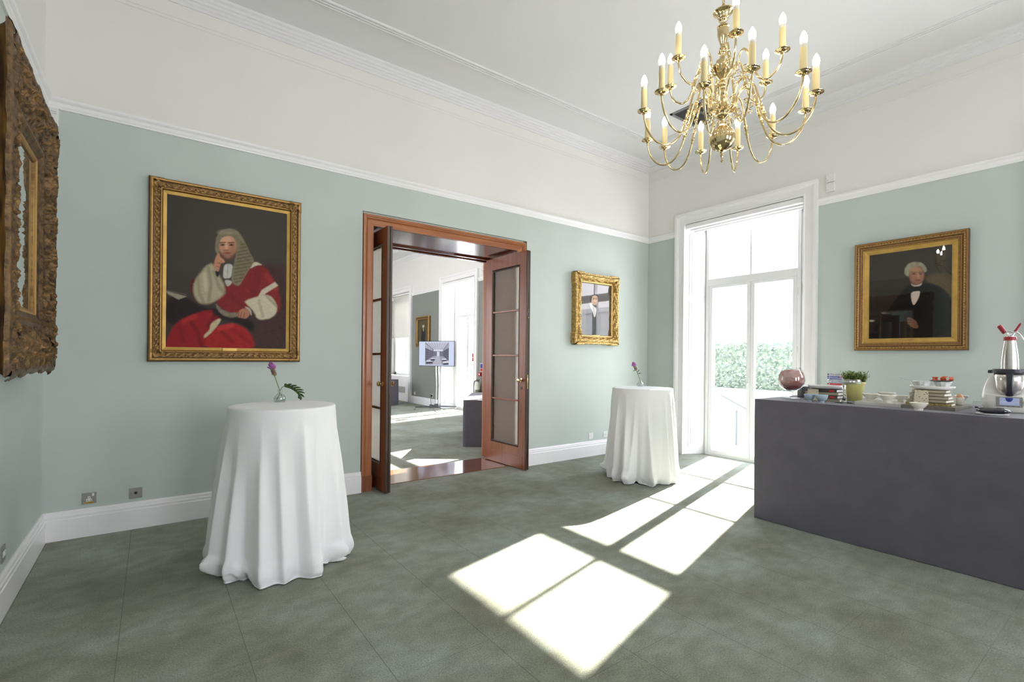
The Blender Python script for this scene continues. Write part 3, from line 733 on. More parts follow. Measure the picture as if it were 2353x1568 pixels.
p.poly([(540,1120),(560,1060),(640,1120),(740,1150),(870,1170),(860,1270),(780,1210),(700,1180),(620,1160)], (34,26,26), 16, 0.1)
p.poly([(568,1035),(600,1070),(650,1108),(745,1112),(745,1146),(650,1148),(590,1100)], (124,114,96), 8, 0.2, wob=3)
p.poly([(530,1195),(600,1152),(618,1166),(565,1240),(492,1306),(482,1300),(486,1278),(530,1240)], (182,168,138), 6, 0.15)
p.poly([(788,1022),(900,985),(985,972),(1048,1070),(1010,1150),(890,1172),(862,1100),(810,1050)], (192,184,158), 9, 0.06, wob=2)
p.line([(960,985),(1030,1060)], 10, (120,108,88), 0.5, 12); p.line([(900,1020),(930,1140)], 10, (140,130,108), 0.5, 12)
p.poly([(1020,878),(1046,905),(950,965),(930,1000),(888,1000),(920,940)], (190,180,156), 6, 0.08, smooth=False)
p.poly([(862,718),(935,752),(885,750),(822,786)], (196,188,168), 6, 0.06)
p.poly([(570,610),(590,520),(640,482),(700,474),(755,505),(795,575),(828,660),(872,720),(815,800),(770,880),(745,915),(700,890),(692,850),(712,760),(735,640),(735,560),(700,530),(625,530),(600,580),(602,670),(575,660)], (128,120,98), 8, 0.1)
rg = p.poly([(740,560),(800,580),(830,660),(870,720),(800,820),(750,910),(700,880),(712,760),(740,650)], (122,112,88), 8, 0.1)
p.blend(np.clip(rg/10, 0, 1)*(0.5+0.5*np.sin((p.Y+0.18*p.X)/4.0))*0.55, (74,68,52)); p.ell((640,505), (40,18), (160,152,130), 0.6, 0, 0.6)
p.ell((666,606), (68,86), (186,136,108), 0.14); p.ell((650,555), (52,26), (212,168,138), 0.5, 0, 0.6); p.ell((662,672), (52,30), (120,78,60), 0.5, 0, 0.55)
p.ell((706,628), (24,40), (142,96,74), 0.6, 0, 0.6); p.ell((655,612), (12,26), (214,166,134), 0.5, 0, 0.7)
p.poly([(578,640),(576,560),(600,510),(650,486),(710,490),(752,530),(764,600),(756,650),(742,640),(738,585),(722,550),(690,532),(650,534),(615,552),(602,590),(602,640)], (120,112,90), 7, 0.1); p.ell((668,508), (60,14), (150,142,116), 0.6, 0, 0.6)
p.poly([(610,655),(640,690),(690,694),(726,655),(716,700),(680,722),(645,718),(618,692)], (96,66,52), 12, 0.1, op=0.55)
for x in (628, 694): p.ell((x,600), (18,7), (60,38,30), 0.4, 0, 0.9); p.line([(x-22,584),(x+20,582)], 6, (66,44,34), 0.8); p.ell((x,598), (5,4), (20,14,12), 0.4)
p.ell((655,640), (20,6), (120,76,60), 0.5, 0, 0.7); p.ell((663,662), (26,6), (130,60,52), 0.4, 0, 0.9); p.ell((664,692), (24,12), (160,112,90), 0.5, 0, 0.5)
p.poly([(640,742),(706,745),(698,800),(690,852),(630,858),(632,800)], (186,184,176), 6, 0.05); p.poly([(640,862),(692,868),(698,890),(665,918),(648,895)], (176,172,162), 5, 0.05)
p.line([(628,858),(690,854)], 4, (70,62,56), 0.8); p.line([(668,750),(660,850)], 3, (120,116,108), 0.6)
p.poly([(568,790),(610,800),(592,850),(575,830)], (30,30,40), 6, 0)
p.poly([(572,700),(590,662),(604,662),(610,690),(644,716),(640,738),(615,735),(605,775),(595,806),(570,790),(560,750)], (182,128,102), 5, 0.05)
p.line([(590,735),(612,742)], 4, (110,66,52), 0.7); p.line([(584,760),(600,768)], 4, (120,72,58), 0.6); p.line([(606,700),(640,728)], 5, (206,154,124), 0.6)
p.poly([(735,1118),(755,1090),(795,1074),(832,1092),(830,1130),(800,1160),(765,1150),(738,1146)], (172,116,92), 5, 0.05)
for a, b in (((748,1110),(742,1140)),((768,1112),(760,1146)),((790,1112),(782,1152))): p.line([a,b], 4, (104,62,48), 0.7)
p.poly([(795,1062),(838,1080),(848,1130),(836,1132),(826,1092),(795,1074)], (168,160,148), 3, 0.05)
p.build('canvas', t, rough=0.5, coat=0.0, y=-0.014)
plate(t, 0.11, -0.026, -H1/2+0.108, M['gold_flat'])

# --- small deep-framed portrait of a young man
W2, H2 = 0.87, 0.995
t = thing('portrait_painting', (5.155, YB, 2.113), 'small portrait of a dark-haired young man in a deep bright gold carved frame', 'painting')
def carve2(x, z, d, s, ln):
    c = min(s, ln-s); v = 0
    if 0.022 < d < 0.106:
        e = math.sin((d-0.022)/0.084*PI)
        v = e*(0.026*abs(nz(x*30, z*30, 1))+0.016*abs(nz(x*60, z*60, 5))+0.010*math.sin(s*48+6*math.sin(d*60)))
        if c < 0.22: v += e*0.016*(1+nz(x*30, z*30, 9))
    elif 0.112 < d < 0.122: v = 0.003*math.sin(s*260)
    elif d < 0.02: v = 0.003*math.sin(s*160)
    return v
pr = subdiv([(0,0),(0.0,0.085),(0.008,0.098),(0.020,0.096),(0.028,0.102),(0.045,0.112),(0.07,0.100),(0.098,0.074),(0.108,0.062),(0.112,0.066),(0.120,0.066),(0.126,0.054),(0.13,0.044)], 0.006)
e2 = (0.05, lambda x, z, s, ln: 0.010*max(0, nz(x*18, z*18, 2)+0.2) + (0.014 if min(s, ln-s) < 0.16 else 0))
frame_mesh(W2, H2, pr, 0.008, carve2, e2).build('frame', M['gold_bright'], t, smooth=True, angle=180)
cw, ch = 0.62, 0.745
p = Paint(cw, ch, 120, 150, [(150,143),(350,170),(347,498),(147,492)], (74,66,64))
p.poly([(186,330),(205,285),(228,290),(262,300),(284,340),(284,520),(186,520)], (30,28,34), 3, 0.1)
p.ell((243,258), (22,36), (192,156,130), 0.14); p.ell((250,268), (12,26), (206,172,146), 0.5, 0, 0.5)
p.poly([(212,258),(216,234),(232,221),(252,219),(268,228),(272,244),(262,236),(244,231),(230,236),(226,248),(224,272),(216,276)], (40,33,30), 2.5)
for x in (238, 254): p.ell((x,256), (5,2.4), (52,38,32), 0.4); p.line([(x-6,250),(x+6,250)], 2, (50,36,30), 0.8, 1.5)
p.ell((247,268), (3,8), (214,176,150), 0.5, 0, 0.6); p.ell((246,281), (7,2), (140,70,62), 0.4)
p.poly([(210,284),(222,282),(238,304),(258,314),(256,345),(244,384),(232,340),(216,308)], (206,204,200), 3, 0.03)
p.line([(236,310),(244,370)], 2, (140,138,140), 0.6, 2)
p.build('canvas', t, rough=0.2, coat=1.0, y=-0.040)
plate(t, 0.14, -0.058, -H2/2+0.118, M['gold_flat'])

# --- portrait of an old man on the window wall
W3, H3 = 0.95, 1.178
t = thing('portrait_painting', (XR, 1.652, 2.118), 'portrait of a white-haired man in a black coat, hung above the grey buffet table', 'painting', rz=-PI/2)
def carve3(x, z, d, s, ln):
    if 0.018 < d < 0.034: return 0.003*math.sin(s*230)+0.002*nz(x*60, z*60)
    if 0.072 < d < 0.082: return 0.002*math.sin(s*330)
    return 0.001*nz(x*60, z*60)
pr = subdiv([(0,0),(0.0,0.045),(0.006,0.052),(0.014,0.050),(0.018,0.044),(0.034,0.050),(0.040,0.042),(0.052,0.032),(0.060,0.036),(0.068,0.030),(0.074,0.032),(0.084,0.022)], 0.005)
frame_mesh(W3, H3, pr, 0.007, carve3, None, [(0.004,0),(0.016,2),(0.020,0),(0.034,1),(0.040,2),(0.053,0),(0.062,2),(0.069,0),(0.078,1),(1,2)]).build('frame', [M['g_brown'], M['gold'], M['g_mid']], t, smooth=True, angle=180)
frame_mesh(W3-0.166, H3-0.166, [(0,0.0),(0,0.022),(0.004,0.024),(0.046,0.016),(0.048,0.008)], 0.3).build('gold_slip', M['gold_flat'], t)
cw, ch = W3-0.166-0.09, H3-0.166-0.09
p = Paint(cw, ch, 170, 210, [(250,392),(1148,278),(1145,1285),(245,1300)], (50,42,35))
p.blend(np.clip((p.Y-600)/700, 0, 1)*0.7, (22,18,20), 0.1)
p.poly([(850,630),(1000,590),(1160,600),(1160,900),(1080,780),(960,710),(870,680)], (92,76,50), 24, 0.12)
p.poly([(690,700),(850,690),(960,710),(1060,760),(1150,880),(1160,1310),(240,1310),(300,1180),(520,900),(620,760)], (15,15,17), 14, 0.1)
p.poly([(628,590),(636,520),(690,474),(780,462),(850,495),(876,560),(862,580),(836,570),(806,505),(720,530),(684,590),(676,630),(650,610)], (150,146,122), 10, 0.2, wob=4)
p.ell((764,610), (80,102), (160,112,86), 0.16); p.ell((745,545), (56,28), (186,140,112), 0.5, 0, 0.6); p.ell((760,690), (50,34), (132,88,66), 0.5, 0, 0.5)
for x in (732, 806): p.ell((x,596), (18,7), (62,42,34), 0.4); p.line([(x-24,580),(x+22,578)], 6, (92,74,60), 0.8)
p.ell((782,618), (13,28), (190,140,112), 0.5, 0, 0.7); p.ell((778,664), (30,7), (120,62,54), 0.4); p.line([(700,600),(706,640)], 8, (130,80,64), 0.4, 8)
p.poly([(695,694),(742,724),(802,706),(822,690),(818,716),(770,740),(715,726)], (188,180,168), 4, 0.03)
p.poly([(704,790),(803,772),(796,830),(770,890),(734,942),(712,900),(702,845)], (206,186,172), 5, 0.04)
p.poly([(700,735),(850,725),(840,775),(704,790)], (12,12,14), 5)
p.poly([(660,1060),(700,1070),(740,1090),(770,1120),(790,1180),(750,1190),(700,1165),(665,1130)], (112,74,58), 7, 0.1)
for y in (1090, 1115, 1140): p.line([(665,y),(720,y+8)], 4, (56,36,30), 0.7)
p.poly([(245,1090),(322,1096),(292,1116),(245,1110)], (160,150,132), 4)
p.build('canvas', t, rough=0.4, y=-0.010)
M['picglass'] = thin_glass('picture_glass', (0.97, 0.97, 0.97, 1), 0.055)
mb = MB(); mb.quad((-cw/2-.01,-0.0185,-ch/2-.01),(cw/2+.01,-0.0185,-ch/2-.01),(cw/2+.01,-0.0185,ch/2+.01),(-cw/2-.01,-0.0185,ch/2+.01)); mb.build('picture_glass', M['picglass'], t)
pl_ = plate(t, 0.17, -0.0225, -H3/2+0.108, M['gold_flat'])
mb = MB()
for k, (a, b) in enumerate(((-0.07, 0.06), (-0.045, 0.03))): mb.box((a, -0.0268, -H3/2+0.112-k*0.009), (b, -0.0262, -H3/2+0.114-k*0.009))
mb.build('engraving', M['edge_dark'], pl_)

# --- far room portrait
t = thing('portrait_painting', (XR, 12.984, 2.134), 'narrow gold-framed portrait hanging in the room beyond the doors', 'painting', rz=-PI/2)
frame_mesh(0.86, 0.885, subdiv([(0,0),(0,0.05),(0.02,0.06),(0.06,0.05),(0.085,0.06),(0.105,0.03)], 0.01), 0.02, lambda x, z, d, s, ln: 0.004*nz(x*40, z*40)).build('frame', M['gold'], t, smooth=True, angle=180)
p = Paint(0.65, 0.675, 40, 60, [(0,0),(100,0),(100,150),(0,150)], (88,80,56))
p.poly([(42,52),(60,52),(74,80),(70,150),(28,150),(32,80)], (44,44,48), 6); p.ell((51,38), (10,13), (196,180,160), 0.2); p.ell((51,28), (10,6), (90,80,66), 0.3); p.poly([(47,54),(57,54),(54,84)], (190,186,176), 2)
p.build('canvas', t, rough=0.5, y=-0.02)

# --- huge carved mirror on the left wall
MY0, MY1, MZ0, MZ1 = 3.02, 4.28, 1.31, 2.87
MW, MH = MY1-MY0, MZ1-MZ0
t = thing('wall_mirror', (XL, (MY0+MY1)/2, (MZ0+MZ1)/2), 'huge mirror in a dark gilt frame carved with scrolls and leaves, at the left edge', 'mirror', rz=PI/2)
def carve4(x, z, d, s, ln):
    if 0.025 < d < 0.255:
        e = math.sin(min(1, (d-0.025)/0.23)*PI)**0.6
        a = abs(nz(x*13, z*13, 1)); b = abs(nz(x*34, z*34, 4)); w_ = math.sin(s*25+4*math.sin(d*26))
        v = e*(0.012-0.075*max(0, a-0.10)-0.045*max(0, b-0.06)-0.012*(1-w_)*0.6)
        if min(s, ln-s) < 0.28: v += e*0.008
        return v + 0.004*nz(x*80, z*80)*e
    if 0.275 < d < 0.29: return 0.003*math.sin(s*230)
    return 0.0
e4 = (0.10, lambda x, z, s, ln: 0.016*abs(nz(x*11, z*11, 2))+0.008*nz(x*24, z*24, 7)+0.007*math.sin(s*24)+(0.012 if min(s, ln-s) < 0.16 else 0))
mb = MB()
pr = subdiv([(0.0,0.135),(0.01,0.150),(0.04,0.160),(0.09,0.160),(0.16,0.150),(0.23,0.132),(0.262,0.120),(0.270,0.128),(0.292,0.126),(0.30,0.116),(0.33,0.104),(0.34,0.098)], 0.0075)
frame_mesh(MW, MH, pr, 0.0065, carve4, e4).build('carved_front', M['gold_dark'], t, smooth=True, angle=180)
sp = subdiv([(0.055,0.0),(0.05,0.04),(0.035,0.09),(0.012,0.125),(0.002,0.137)], 0.012)
frame_mesh(MW, MH, sp, 0.012, lambda x, z, d, s, ln: 0.0, (0.012, lambda x, z, s, ln: 0.012*abs(nz(x*11, z*11, 2)))).build('frame_side', M['gold_smear'], t, smooth=True, angle=180)
frame_mesh(MW-0.64, MH-0.64, [(0,0.098),(0,0.106),(0.010,0.107),(0.030,0.096),(0.032,0.088)], 0.3).build('gold_slip', M['gold'], t)
M['mirror'] = mat('silvered_glass', (0.72, 0.76, 0.76, 1), 0.02, 1.0)
mb = MB(); mb.box((-MW/2+0.33, -0.082, -MH/2+0.33), (MW/2-0.33, -0.090, MH/2-0.33)); mb.build('mirror_glass', M['mirror'], t)

# ------------------------------------------------------------------ small fittings
def socket_plate(loc, rz, label, kind, w=0.086, h=0.086, group=None):
    t = thing('wall_socket', loc, label, 'wall socket', group, rz)
    steel = kind in ('uk', 'blank', 'dimmer')
    mb = MB(); mb.box((-w/2, 0, -h/2), (w/2, -0.006, h/2), bv=0.003); mb.build('face_plate', M['plate_steel'] if steel else M['white_pl'], t)
    if kind == 'uk':
        mb = MB(); mb.box((-0.018, -0.006, -0.024), (0.018, -0.008, -0.006), bv=0.001); mb.box((-0.008, -0.006, -0.01), (0.008, -0.008, 0.014), bv=0.001); mb.build('socket_insert', M['white_pl'], t)
        mb = MB(); mb.box((-0.002, -0.0081, 0.0), (0.002, -0.009, 0.008)); mb.box((-0.014, -0.0081, -0.018), (-0.006, -0.009, -0.014)); mb.box((0.006, -0.0081, -0.018), (0.014, -0.009, -0.014)); mb.split('pin_slot', M['black'], t)
        mb = MB(); mb.box((0.016, -0.006, 0.014), (0.030, -0.010, 0.036), bv=0.002); mb.build('rocker_switch', M['white_pl'], t)
        mb = MB(); mb.box((-0.026, -0.006, -0.040), (0.026, -0.0068, -0.029)); st = mb.build('yellow_sticker', mat('yellow_sticker', rgb(206, 180, 40), 0.5), t)
        mb = MB()
        for k in range(7): mb.box((-0.022+k*0.0065, -0.0069, -0.037), (-0.018+k*0.0065, -0.0072, -0.032))
        mb.build('sticker_mark', M['black'], st)
    elif kind == 'blank':
        mb = MB(); mb.lathe([(0.011, -0.0062), (0.011, -0.0075), (0.004, -0.009)], (0,0,0), 16, axis='Y'); mb.build('cable_outlet', M['black'], t)
        mb = MB()
        for x in (-0.03, 0.03): mb.lathe([(0.003, -0.006), (0.003, -0.0075)], (x,0,0), 10, axis='Y')
        mb.split('screw', M['chrome'], t)
    else:
        mb = MB()
        for x in (-0.016, 0.016): mb.box((x-0.010, -0.006, -0.016), (x+0.010, -0.009, 0.016), bv=0.002)
        mb.split('module', M['white_pl'], t)
    return t
socket_plate((-0.382, YB, 0.291), 0, 'steel switched socket with yellow sticker low on the back wall', 'uk')
socket_plate((-0.095, YB, 0.287), 0, 'steel cable outlet plate with black centre, right of the yellow-stickered socket', 'blank')
socket_plate((XL, 3.815, 0.31), PI/2, 'steel-edged plate with white modules low on the left wall', 'dimmer')
socket_plate((5.12, YB, 0.289), 0, 'white double outlet plate low on the wall, left of the further cocktail table', 'white')
socket_plate((5.42, YB, 0.289), 0, 'white outlet plate half hidden behind the further cocktail table', 'white')
socket_plate((XR, 12.40, 0.30), -PI/2, 'white socket in the far room with a black plug and cable', 'white')
socket_plate((XR, 13.55, 0.30), -PI/2, 'white socket in the far room below the left side of the portrait', 'white')

def junction(y, z, label, n=2):
    t = thing('junction_box', (XR, y, z), label, 'alarm box', rz=-PI/2)
    mb = MB(); mb.box((-0.042, 0, -0.052), (0.042, -0.035, 0.052), bv=0.006); mb.build('housing', M['white_pl'], t)
    mb = MB()
    for x in (-0.026, 0.026):
        for z_ in (-0.03, 0.035): mb.lathe([(0.003, -0.0352), (0.003, -0.037)], (x, 0, z_), 8, axis='Y')
    mb.split('screw', M['plate_steel'], t)
junction(2.385, 3.548, 'upper white box of the stacked pair beside the window head')
junction(2.385, 3.438, 'lower white box of the stacked pair beside the window head')
junction(9.86, 3.55, 'upper white box by the far room glazed door')
junction(9.86, 3.43, 'lower white box by the far room glazed door')
t = thing('motion_detector', (XL+0.05, YB, 3.185), 'small white sensor box under the rail in the left corner', 'sensor')
mb = MB(); mb.box((-0.028, 0, -0.07), (0.028, -0.035, 0.062), bv=0.006); mb.build('housing', M['white_pl'], t)
mb = MB()
for k in range(5): mb.box((-0.014+k*0.006, -0.0351, 0.03), (-0.011+k*0.006, -0.036, 0.034))
for k in range(4): mb.box((-0.008+k*0.006, -0.0351, 0.016), (-0.005+k*0.006, -0.036, 0.020))
mb.build('marking', M['black'], t)

t = thing('ceiling_vent', (5.50, 3.52, ZC), 'square grey ceiling air vent seen behind the chandelier', 'vent')
mb = MB(); s_ = 0.27
for a in (-1, 1):
    mb.box((-s_, a*s_, 0), (s_, a*(s_-0.035), -0.008)); mb.box((a*s_, -s_, 0), (a*(s_-0.035), s_, -0.008))
mb.box((-0.012, -s_, 0), (0.012, s_, -0.008)); mb.box((-s_, -0.012, 0), (s_, 0.012, -0.008)); mb.build('vent_frame', mat('grey_vent_metal', rgb(140, 140, 142), 0.4, 0.3), t)
mb = MB(); mb.box((-s_+0.03, -s_+0.03, -0.001), (s_-0.03, s_-0.03, -0.003)); mb.build('duct_dark', M['black'], t)
mb = MB()
for k in range(26):
    y = -s_+0.045+k*0.018; mb.poly([(-s_+0.035, y, -0.006), (s_-0.035, y, -0.006), (s_-0.035, y+0.008, -0.0035), (-s_+0.035, y+0.008, -0.0035)])
mb.build('slat', mat('dark_vent_slat', rgb(96, 96, 98), 0.5), t)

# ------------------------------------------------------------------ chandelier
CHX, CHY = 2.86, 1.685
ch = thing('chandelier', (CHX, CHY, 0), 'polished brass eighteen-light chandelier with cream candle tubes', 'chandelier')
Mcream = mat('cream_candle_tube', rgb(226, 208, 158), 0.5)
Mcol = mat('white_bulb_collar', rgb(214, 210, 200), 0.5)
Mbulb = mat('lit_candle_bulb', (1, 0.9, 0.72, 1), 0.3, emis=(1.0, 0.88, 0.66, 1), estr=16.0)
K = 0.000728
def zz(v): return 1.42 + (821 - v/3.733)*0.002745
prof = [(v, r) for v, r in [(92,6),(98,20),(104,60),(108,88),(116,90),(124,80),(134,62),(150,52),(164,48),(170,38),(178,42),(186,40),(196,26),(212,20),(222,22),(230,44),(238,53),(246,54),(252,46),(258,50),(290,51),(320,47),(350,38),(380,28),(400,23),(414,24),(422,30),(430,24),(438,30),(446,42),(456,44),(466,38),(474,28),(500,27),(512,34),(522,42),(530,60),(556,64),(566,66),(572,90),(580,102),(592,104),(602,98),(612,92),(640,78),(662,56),(682,36),(692,28),(702,26),(712,34),(726,42),(742,38),(752,26),(764,22),(774,26),(786,40),(800,44),(816,40),(828,28),(842,24),(856,30),(864,24),(900,24),(926,28),(932,64),(940,74),(956,78),(966,76),(980,60),(996,52),(1004,56),(1012,50),(1022,30),(1036,18),(1050,20),(1062,22),(1070,24)]]
mb = MB(); mb.lathe([(r*K*0.93, zz(v)) for v, r in prof], (0,0,0), 40); mb.build('shaft', M['brass'], ch, smooth=True, angle=50)
mb = MB(); R_ = 0.078; mb.sphere((0,0,zz(1190)), R_, seg=40, rings=28); mb.build('ball', M['brass'], ch, smooth=True, angle=180)
mb = MB(); mb.lathe([(r*K, zz(v)) for v, r in [(1298,10),(1304,18),(1312,14),(1322,12),(1332,16),(1344,9),(1360,7),(1372,8),(1382,11),(1392,6),(1396,1)]], (0,0,0), 16); mb.build('finial', M['brass'], ch, smooth=True)
mb = MB()
for k in range(22):                               # twisted chain up to the ceiling rose
    z0 = 3.60 + k*0.0405; pts = []
    for i in range(13):
        a = 2*PI*i/12; w = 0.010*math.cos(a); h = 0.026*math.sin(a)
        pts.append((w, 0, z0+0.02+h) if k % 2 else (0, w, z0+0.02+h))
    mb.tube(pts, 0.0032, 6, caps=False)
mb.build('chain', M['brass'], ch, smooth=True)
mb = MB(); mb.lathe([(0.006,4.43),(0.03,4.435),(0.06,4.455),(0.075,4.48),(0.078,4.5)], (0,0,0), 24); mb.build('ceiling_rose', M['brass'], ch, smooth=True)

def arm_parts(r_cup, z_cup, z_hub, r_hub, peak, low, name='arm'):
    # local frame: arm in the +X direction, Z absolute
    zp, zl = peak, low
    sp = r_cup-r_hub; R = lambda f: r_hub+sp*f
    ctl = [(R(0),z_hub),(R(0.06),z_hub+0.02),(R(0.08),z_hub+(zp-z_hub)*0.6),(R(0.14),zp-0.008),(R(0.21),zp),(R(0.29),zp-0.03),(R(0.36),zp-(zp-zl)*0.38),(R(0.43),zp-(zp-zl)*0.66),(R(0.52),zl+(zp-zl)*0.12),(R(0.66),zl),(R(0.82),zl+0.018),(R(0.94),zl+(z_cup-zl)*0.42),(R(0.99),zl+(z_cup-zl)*0.75),(R(1),z_cup-0.008)]
    pts = spline([(a_, 0, b_) for a_, b_ in ctl], 7)
    mb = MB(); mb.tube([tuple(p) for p in pts], 0.0062, 10)
    # turned knots on the falling limb
    a = Vector((R(0.36), 0, zp-(zp-zl)*0.38)); b = Vector((R(0.43), 0, zp-(zp-zl)*0.66)); d = (b-a).normalized()
    Mx = Matrix.Translation((a+b)/2) @ d.to_track_quat('Z', 'Y').to_matrix().to_4x4()
    n0 = len(mb.v)
    mb.lathe([(0.006,-0.05),(0.0095,-0.046),(0.007,-0.036),(0.010,-0.026),(0.012,-0.018),(0.008,-0.008),(0.010,0),(0.008,0.008),(0.012,0.018),(0.0105,0.028),(0.007,0.036),(0.0095,0.044),(0.006,0.05)], (0,0,0), 12)
    mb.xf(Mx, n0)
    # scrolls growing from the hub under and over the arm
    def curl(cx, cz, r0, turns, st, sx):
        out = []
        for i in range(26):
            u = i/25; a_ = st + turns*2*PI*u; r = r0*(1-0.75*u); out.append((cx+sx*r*math.cos(a_), 0, cz+r*math.sin(a_)))
        return out
    for cx, cz, r0, tr, st, sx in ((R(0.10), z_hub-0.030, 0.026, 1.1, 1.6, 1), (R(0.24), z_hub-0.005, 0.018, -1.1, 2.4, 1)):
        c_ = curl(cx, cz, r0, tr, st, sx); mb.tube(c_, [0.0038-0.0018*i/25 for i in range(26)], 7)
        mb.sphere(c_[-1], 0.0042, seg=8, rings=6)
    return mb

def candle_parts(arm, x, z):
    mb = MB(); mb.lathe([(0.006,-0.018),(0.010,-0.012),(0.007,-0.006),(0.016,-0.003),(0.018,-0.001),(0.030,0.001),(0.031,0.004),(0.040,0.006),(0.041,0.009),(0.031,0.010),(0.029,0.008),(0.020,0.010),(0.019,0.020),(0.0,0.020)], (x,0,z), 28); mb.build('drip_pan', M['brass'], arm, smooth=True, angle=45)
    mb = MB(); mb.lathe([(0.0178,0.012),(0.0185,0.016),(0.0178,0.132),(0.0165,0.136)], (x,0,z), 24); mb.build('candle_tube', Mcream, arm, smooth=True, angle=50)
    mb = MB(); mb.lathe([(0.0165,0.135),(0.0165,0.156),(0.013,0.160)], (x,0,z), 20); mb.build('bulb_collar', Mcol, arm, smooth=True, angle=50)
    mb = MB(); mb.lathe([(0.0125,0.158),(0.017,0.170),(0.0188,0.182),(0.0175,0.196),(0.013,0.210),(0.007,0.222),(0.002,0.229)], (x,0,z), 20); mb.build('bulb', Mbulb, arm, smooth=True, angle=180)

LOW = [(2.587, 0.009, 0.502), (1.791, -0.007, 0.498), (1.399, -0.004, 0.496), (0.822, -0.011, 0.497), (0.326, -0.02, 0.499), (-0.146, -0.011, 0.498), (-0.757, 0.012, 0.489), (-1.238, 0.001, 0.498), (-1.707, 0.021, 0.506), (-2.321, 0.006, 0.496), (-2.802, -0.033, 0.486), (2.978, 0.026, 0.505)]
UP = [(-2.413, 0.01, 0.338), (2.852, 0.001, 0.336), (1.845, 0.006, 0.331), (0.76, 0.009, 0.333), (-0.32, -0.016, 0.341), (-1.3, -0.002, 0.331)]
for ring, r_cup, zc0, r_hub in ((LOW, 0.495, 2.93, 0.055), (UP, 0.335, 3.22, 0.07)):
    for a, dz, r in ring:
        zc = zc0+dz
        if ring is LOW: am = arm_parts(r, zc, 2.965, r_hub, 3.10+dz*0.5, 2.735+dz)
        else: am = arm_parts(r, zc, 3.205, r_hub, 3.315+dz*0.5, 3.09+dz)
        o = am.build('arm', M['brass'], ch, smooth=True, angle=50); o.rotation_euler = (0,0,a)
        candle_parts(o, r, zc)

# ------------------------------------------------------------------ cocktail tables with white cloths
Mcloth = mat('white_tablecloth_linen', (0.84, 0.84, 0.85, 1), 0.78, sheen=0.25, bump=0.03, bscale=500)
def cloth_mesh(rt, rb, H, seed, nfold=15, seg=360, rot=0.0, folds=None, hemrag=1.0):
    rnd = random.Random(seed); rows = []
    # fold ridges at irregular angles
    if folds is None:
        folds = []; a = rnd.random()
        while a < 2*PI-0.12:
            folds.append((a, rnd.uniform(0.6, 1.15), rnd.uniform(0.075, 0.15), rnd.uniform(-0.14, 0.14), rnd.uniform(0.0, 0.5))); a += rnd.uniform(0.25, 0.50)
    def lobe(d, w): return math.exp(-(abs(d)/w)**1.5)
    rim = [(0.0,0),(rt*0.3,0),(rt*0.6,0),(rt*0.85,0),(rt*0.965,0),(rt*0.988,-0.0025),(rt*1.0,-0.008),(rt*1.004,-0.018)]
    for r, dz in rim:
        rows.append([(max(r,1e-4)*math.cos(2*PI*k/seg+rot), max(r,1e-4)*math.sin(2*PI*k/seg+rot), H+dz) for k in range(seg)])
    NZ = 90
    gath = [(rnd.uniform(0, 2*PI), rnd.uniform(0.06, 0.16), rnd.uniform(0.5, 1)) for _ in range(14)]
    for j in range(1, NZ+1):
        u = j/NZ                                    # 0 rim .. 1 hem
        row = []
        for k in range(seg):
            a = 2*PI*k/seg
            f = 0.0
            for fa, am, fw, drift, start in folds:
                if u < start*0.8: g = 0.15*(u/(start*0.8+1e-6))**2
                else: g = 0.15+0.85*((u-start*0.8)/(1-start*0.8))**0.8
                d = (a - fa - drift*u + PI) % (2*PI) - PI
                f += am*g*(lobe(d, fw*(0.45+0.55*u)) - 0.42*lobe(d-fw*1.5, fw*0.9))
            r = rt*1.004 + (rb-rt)*(0.72*u+0.28*math.sin(u*PI/2)) + 0.082*f
            r += 0.004*u*noise.noise(Vector((math.cos(a)*3, math.sin(a)*3, u*6+seed)))
            # bunched, tucked-under hem
            tk = 0.0
            for ga, gw, gs in gath:
                d = (a-ga+PI) % (2*PI) - PI; tk += gs*math.exp(-(d/gw)**2)
            tk = min(tk, 1.3)*hemrag
            zlow = 0.075*min(1, 0.25+tk)
            z = (H-0.018)*(1-u)
            if u > 0.86:
                q = (u-0.86)/0.14
                r += 0.034*math.sin(q*PI)*tk + 0.02*max(0,f)*math.sin(q*PI) + 0.016*noise.noise(Vector((a*7, q*3, seed)))*q
                r -= 0.022*q*q
                r -= 0.060*q*q*tk*(0.7+0.8*noise.noise(Vector((a*11, 1.7, seed))))
                z += 0.03*tk*math.sin(q*PI*1.0)*noise.noise(Vector((a*9, q*4, seed+5))) + q*q*0.035*max(0, -f*1.5)
            z = max(z, 0.004+0.0)
            row.append((r*math.cos(a+rot), r*math.sin(a+rot), z))
        rows.append(row)
    # a rumpled ruffle lying on the floor outside / under the hem
    last = rows[-1]
    for q, (dr, dz) in enumerate(((0.010, 0.006), (0.016, 0.016), (0.004, 0.020), (-0.03, 0.006))):
        row = []
        for k in range(seg):
            a = 2*PI*k/seg; x, y, z = last[k]; r0 = math.hypot(x, y)
            n1 = noise.noise(Vector((math.cos(a)*5, math.sin(a)*5, seed+2)))+0.6*noise.noise(Vector((math.cos(a)*13, math.sin(a)*13, seed+3)))
            rr = r0 + dr*(0.6+1.8*max(0, n1)) + 0.006*n1; row.append((rr*math.cos(a+rot), rr*math.sin(a+rot), max(0.003, z+dz*(0.5+0.9*n1))))
        rows.append(row)
    mb = MB(); mb.grid(rows, closed_u=True); return mb
Mpole = M['chrome']
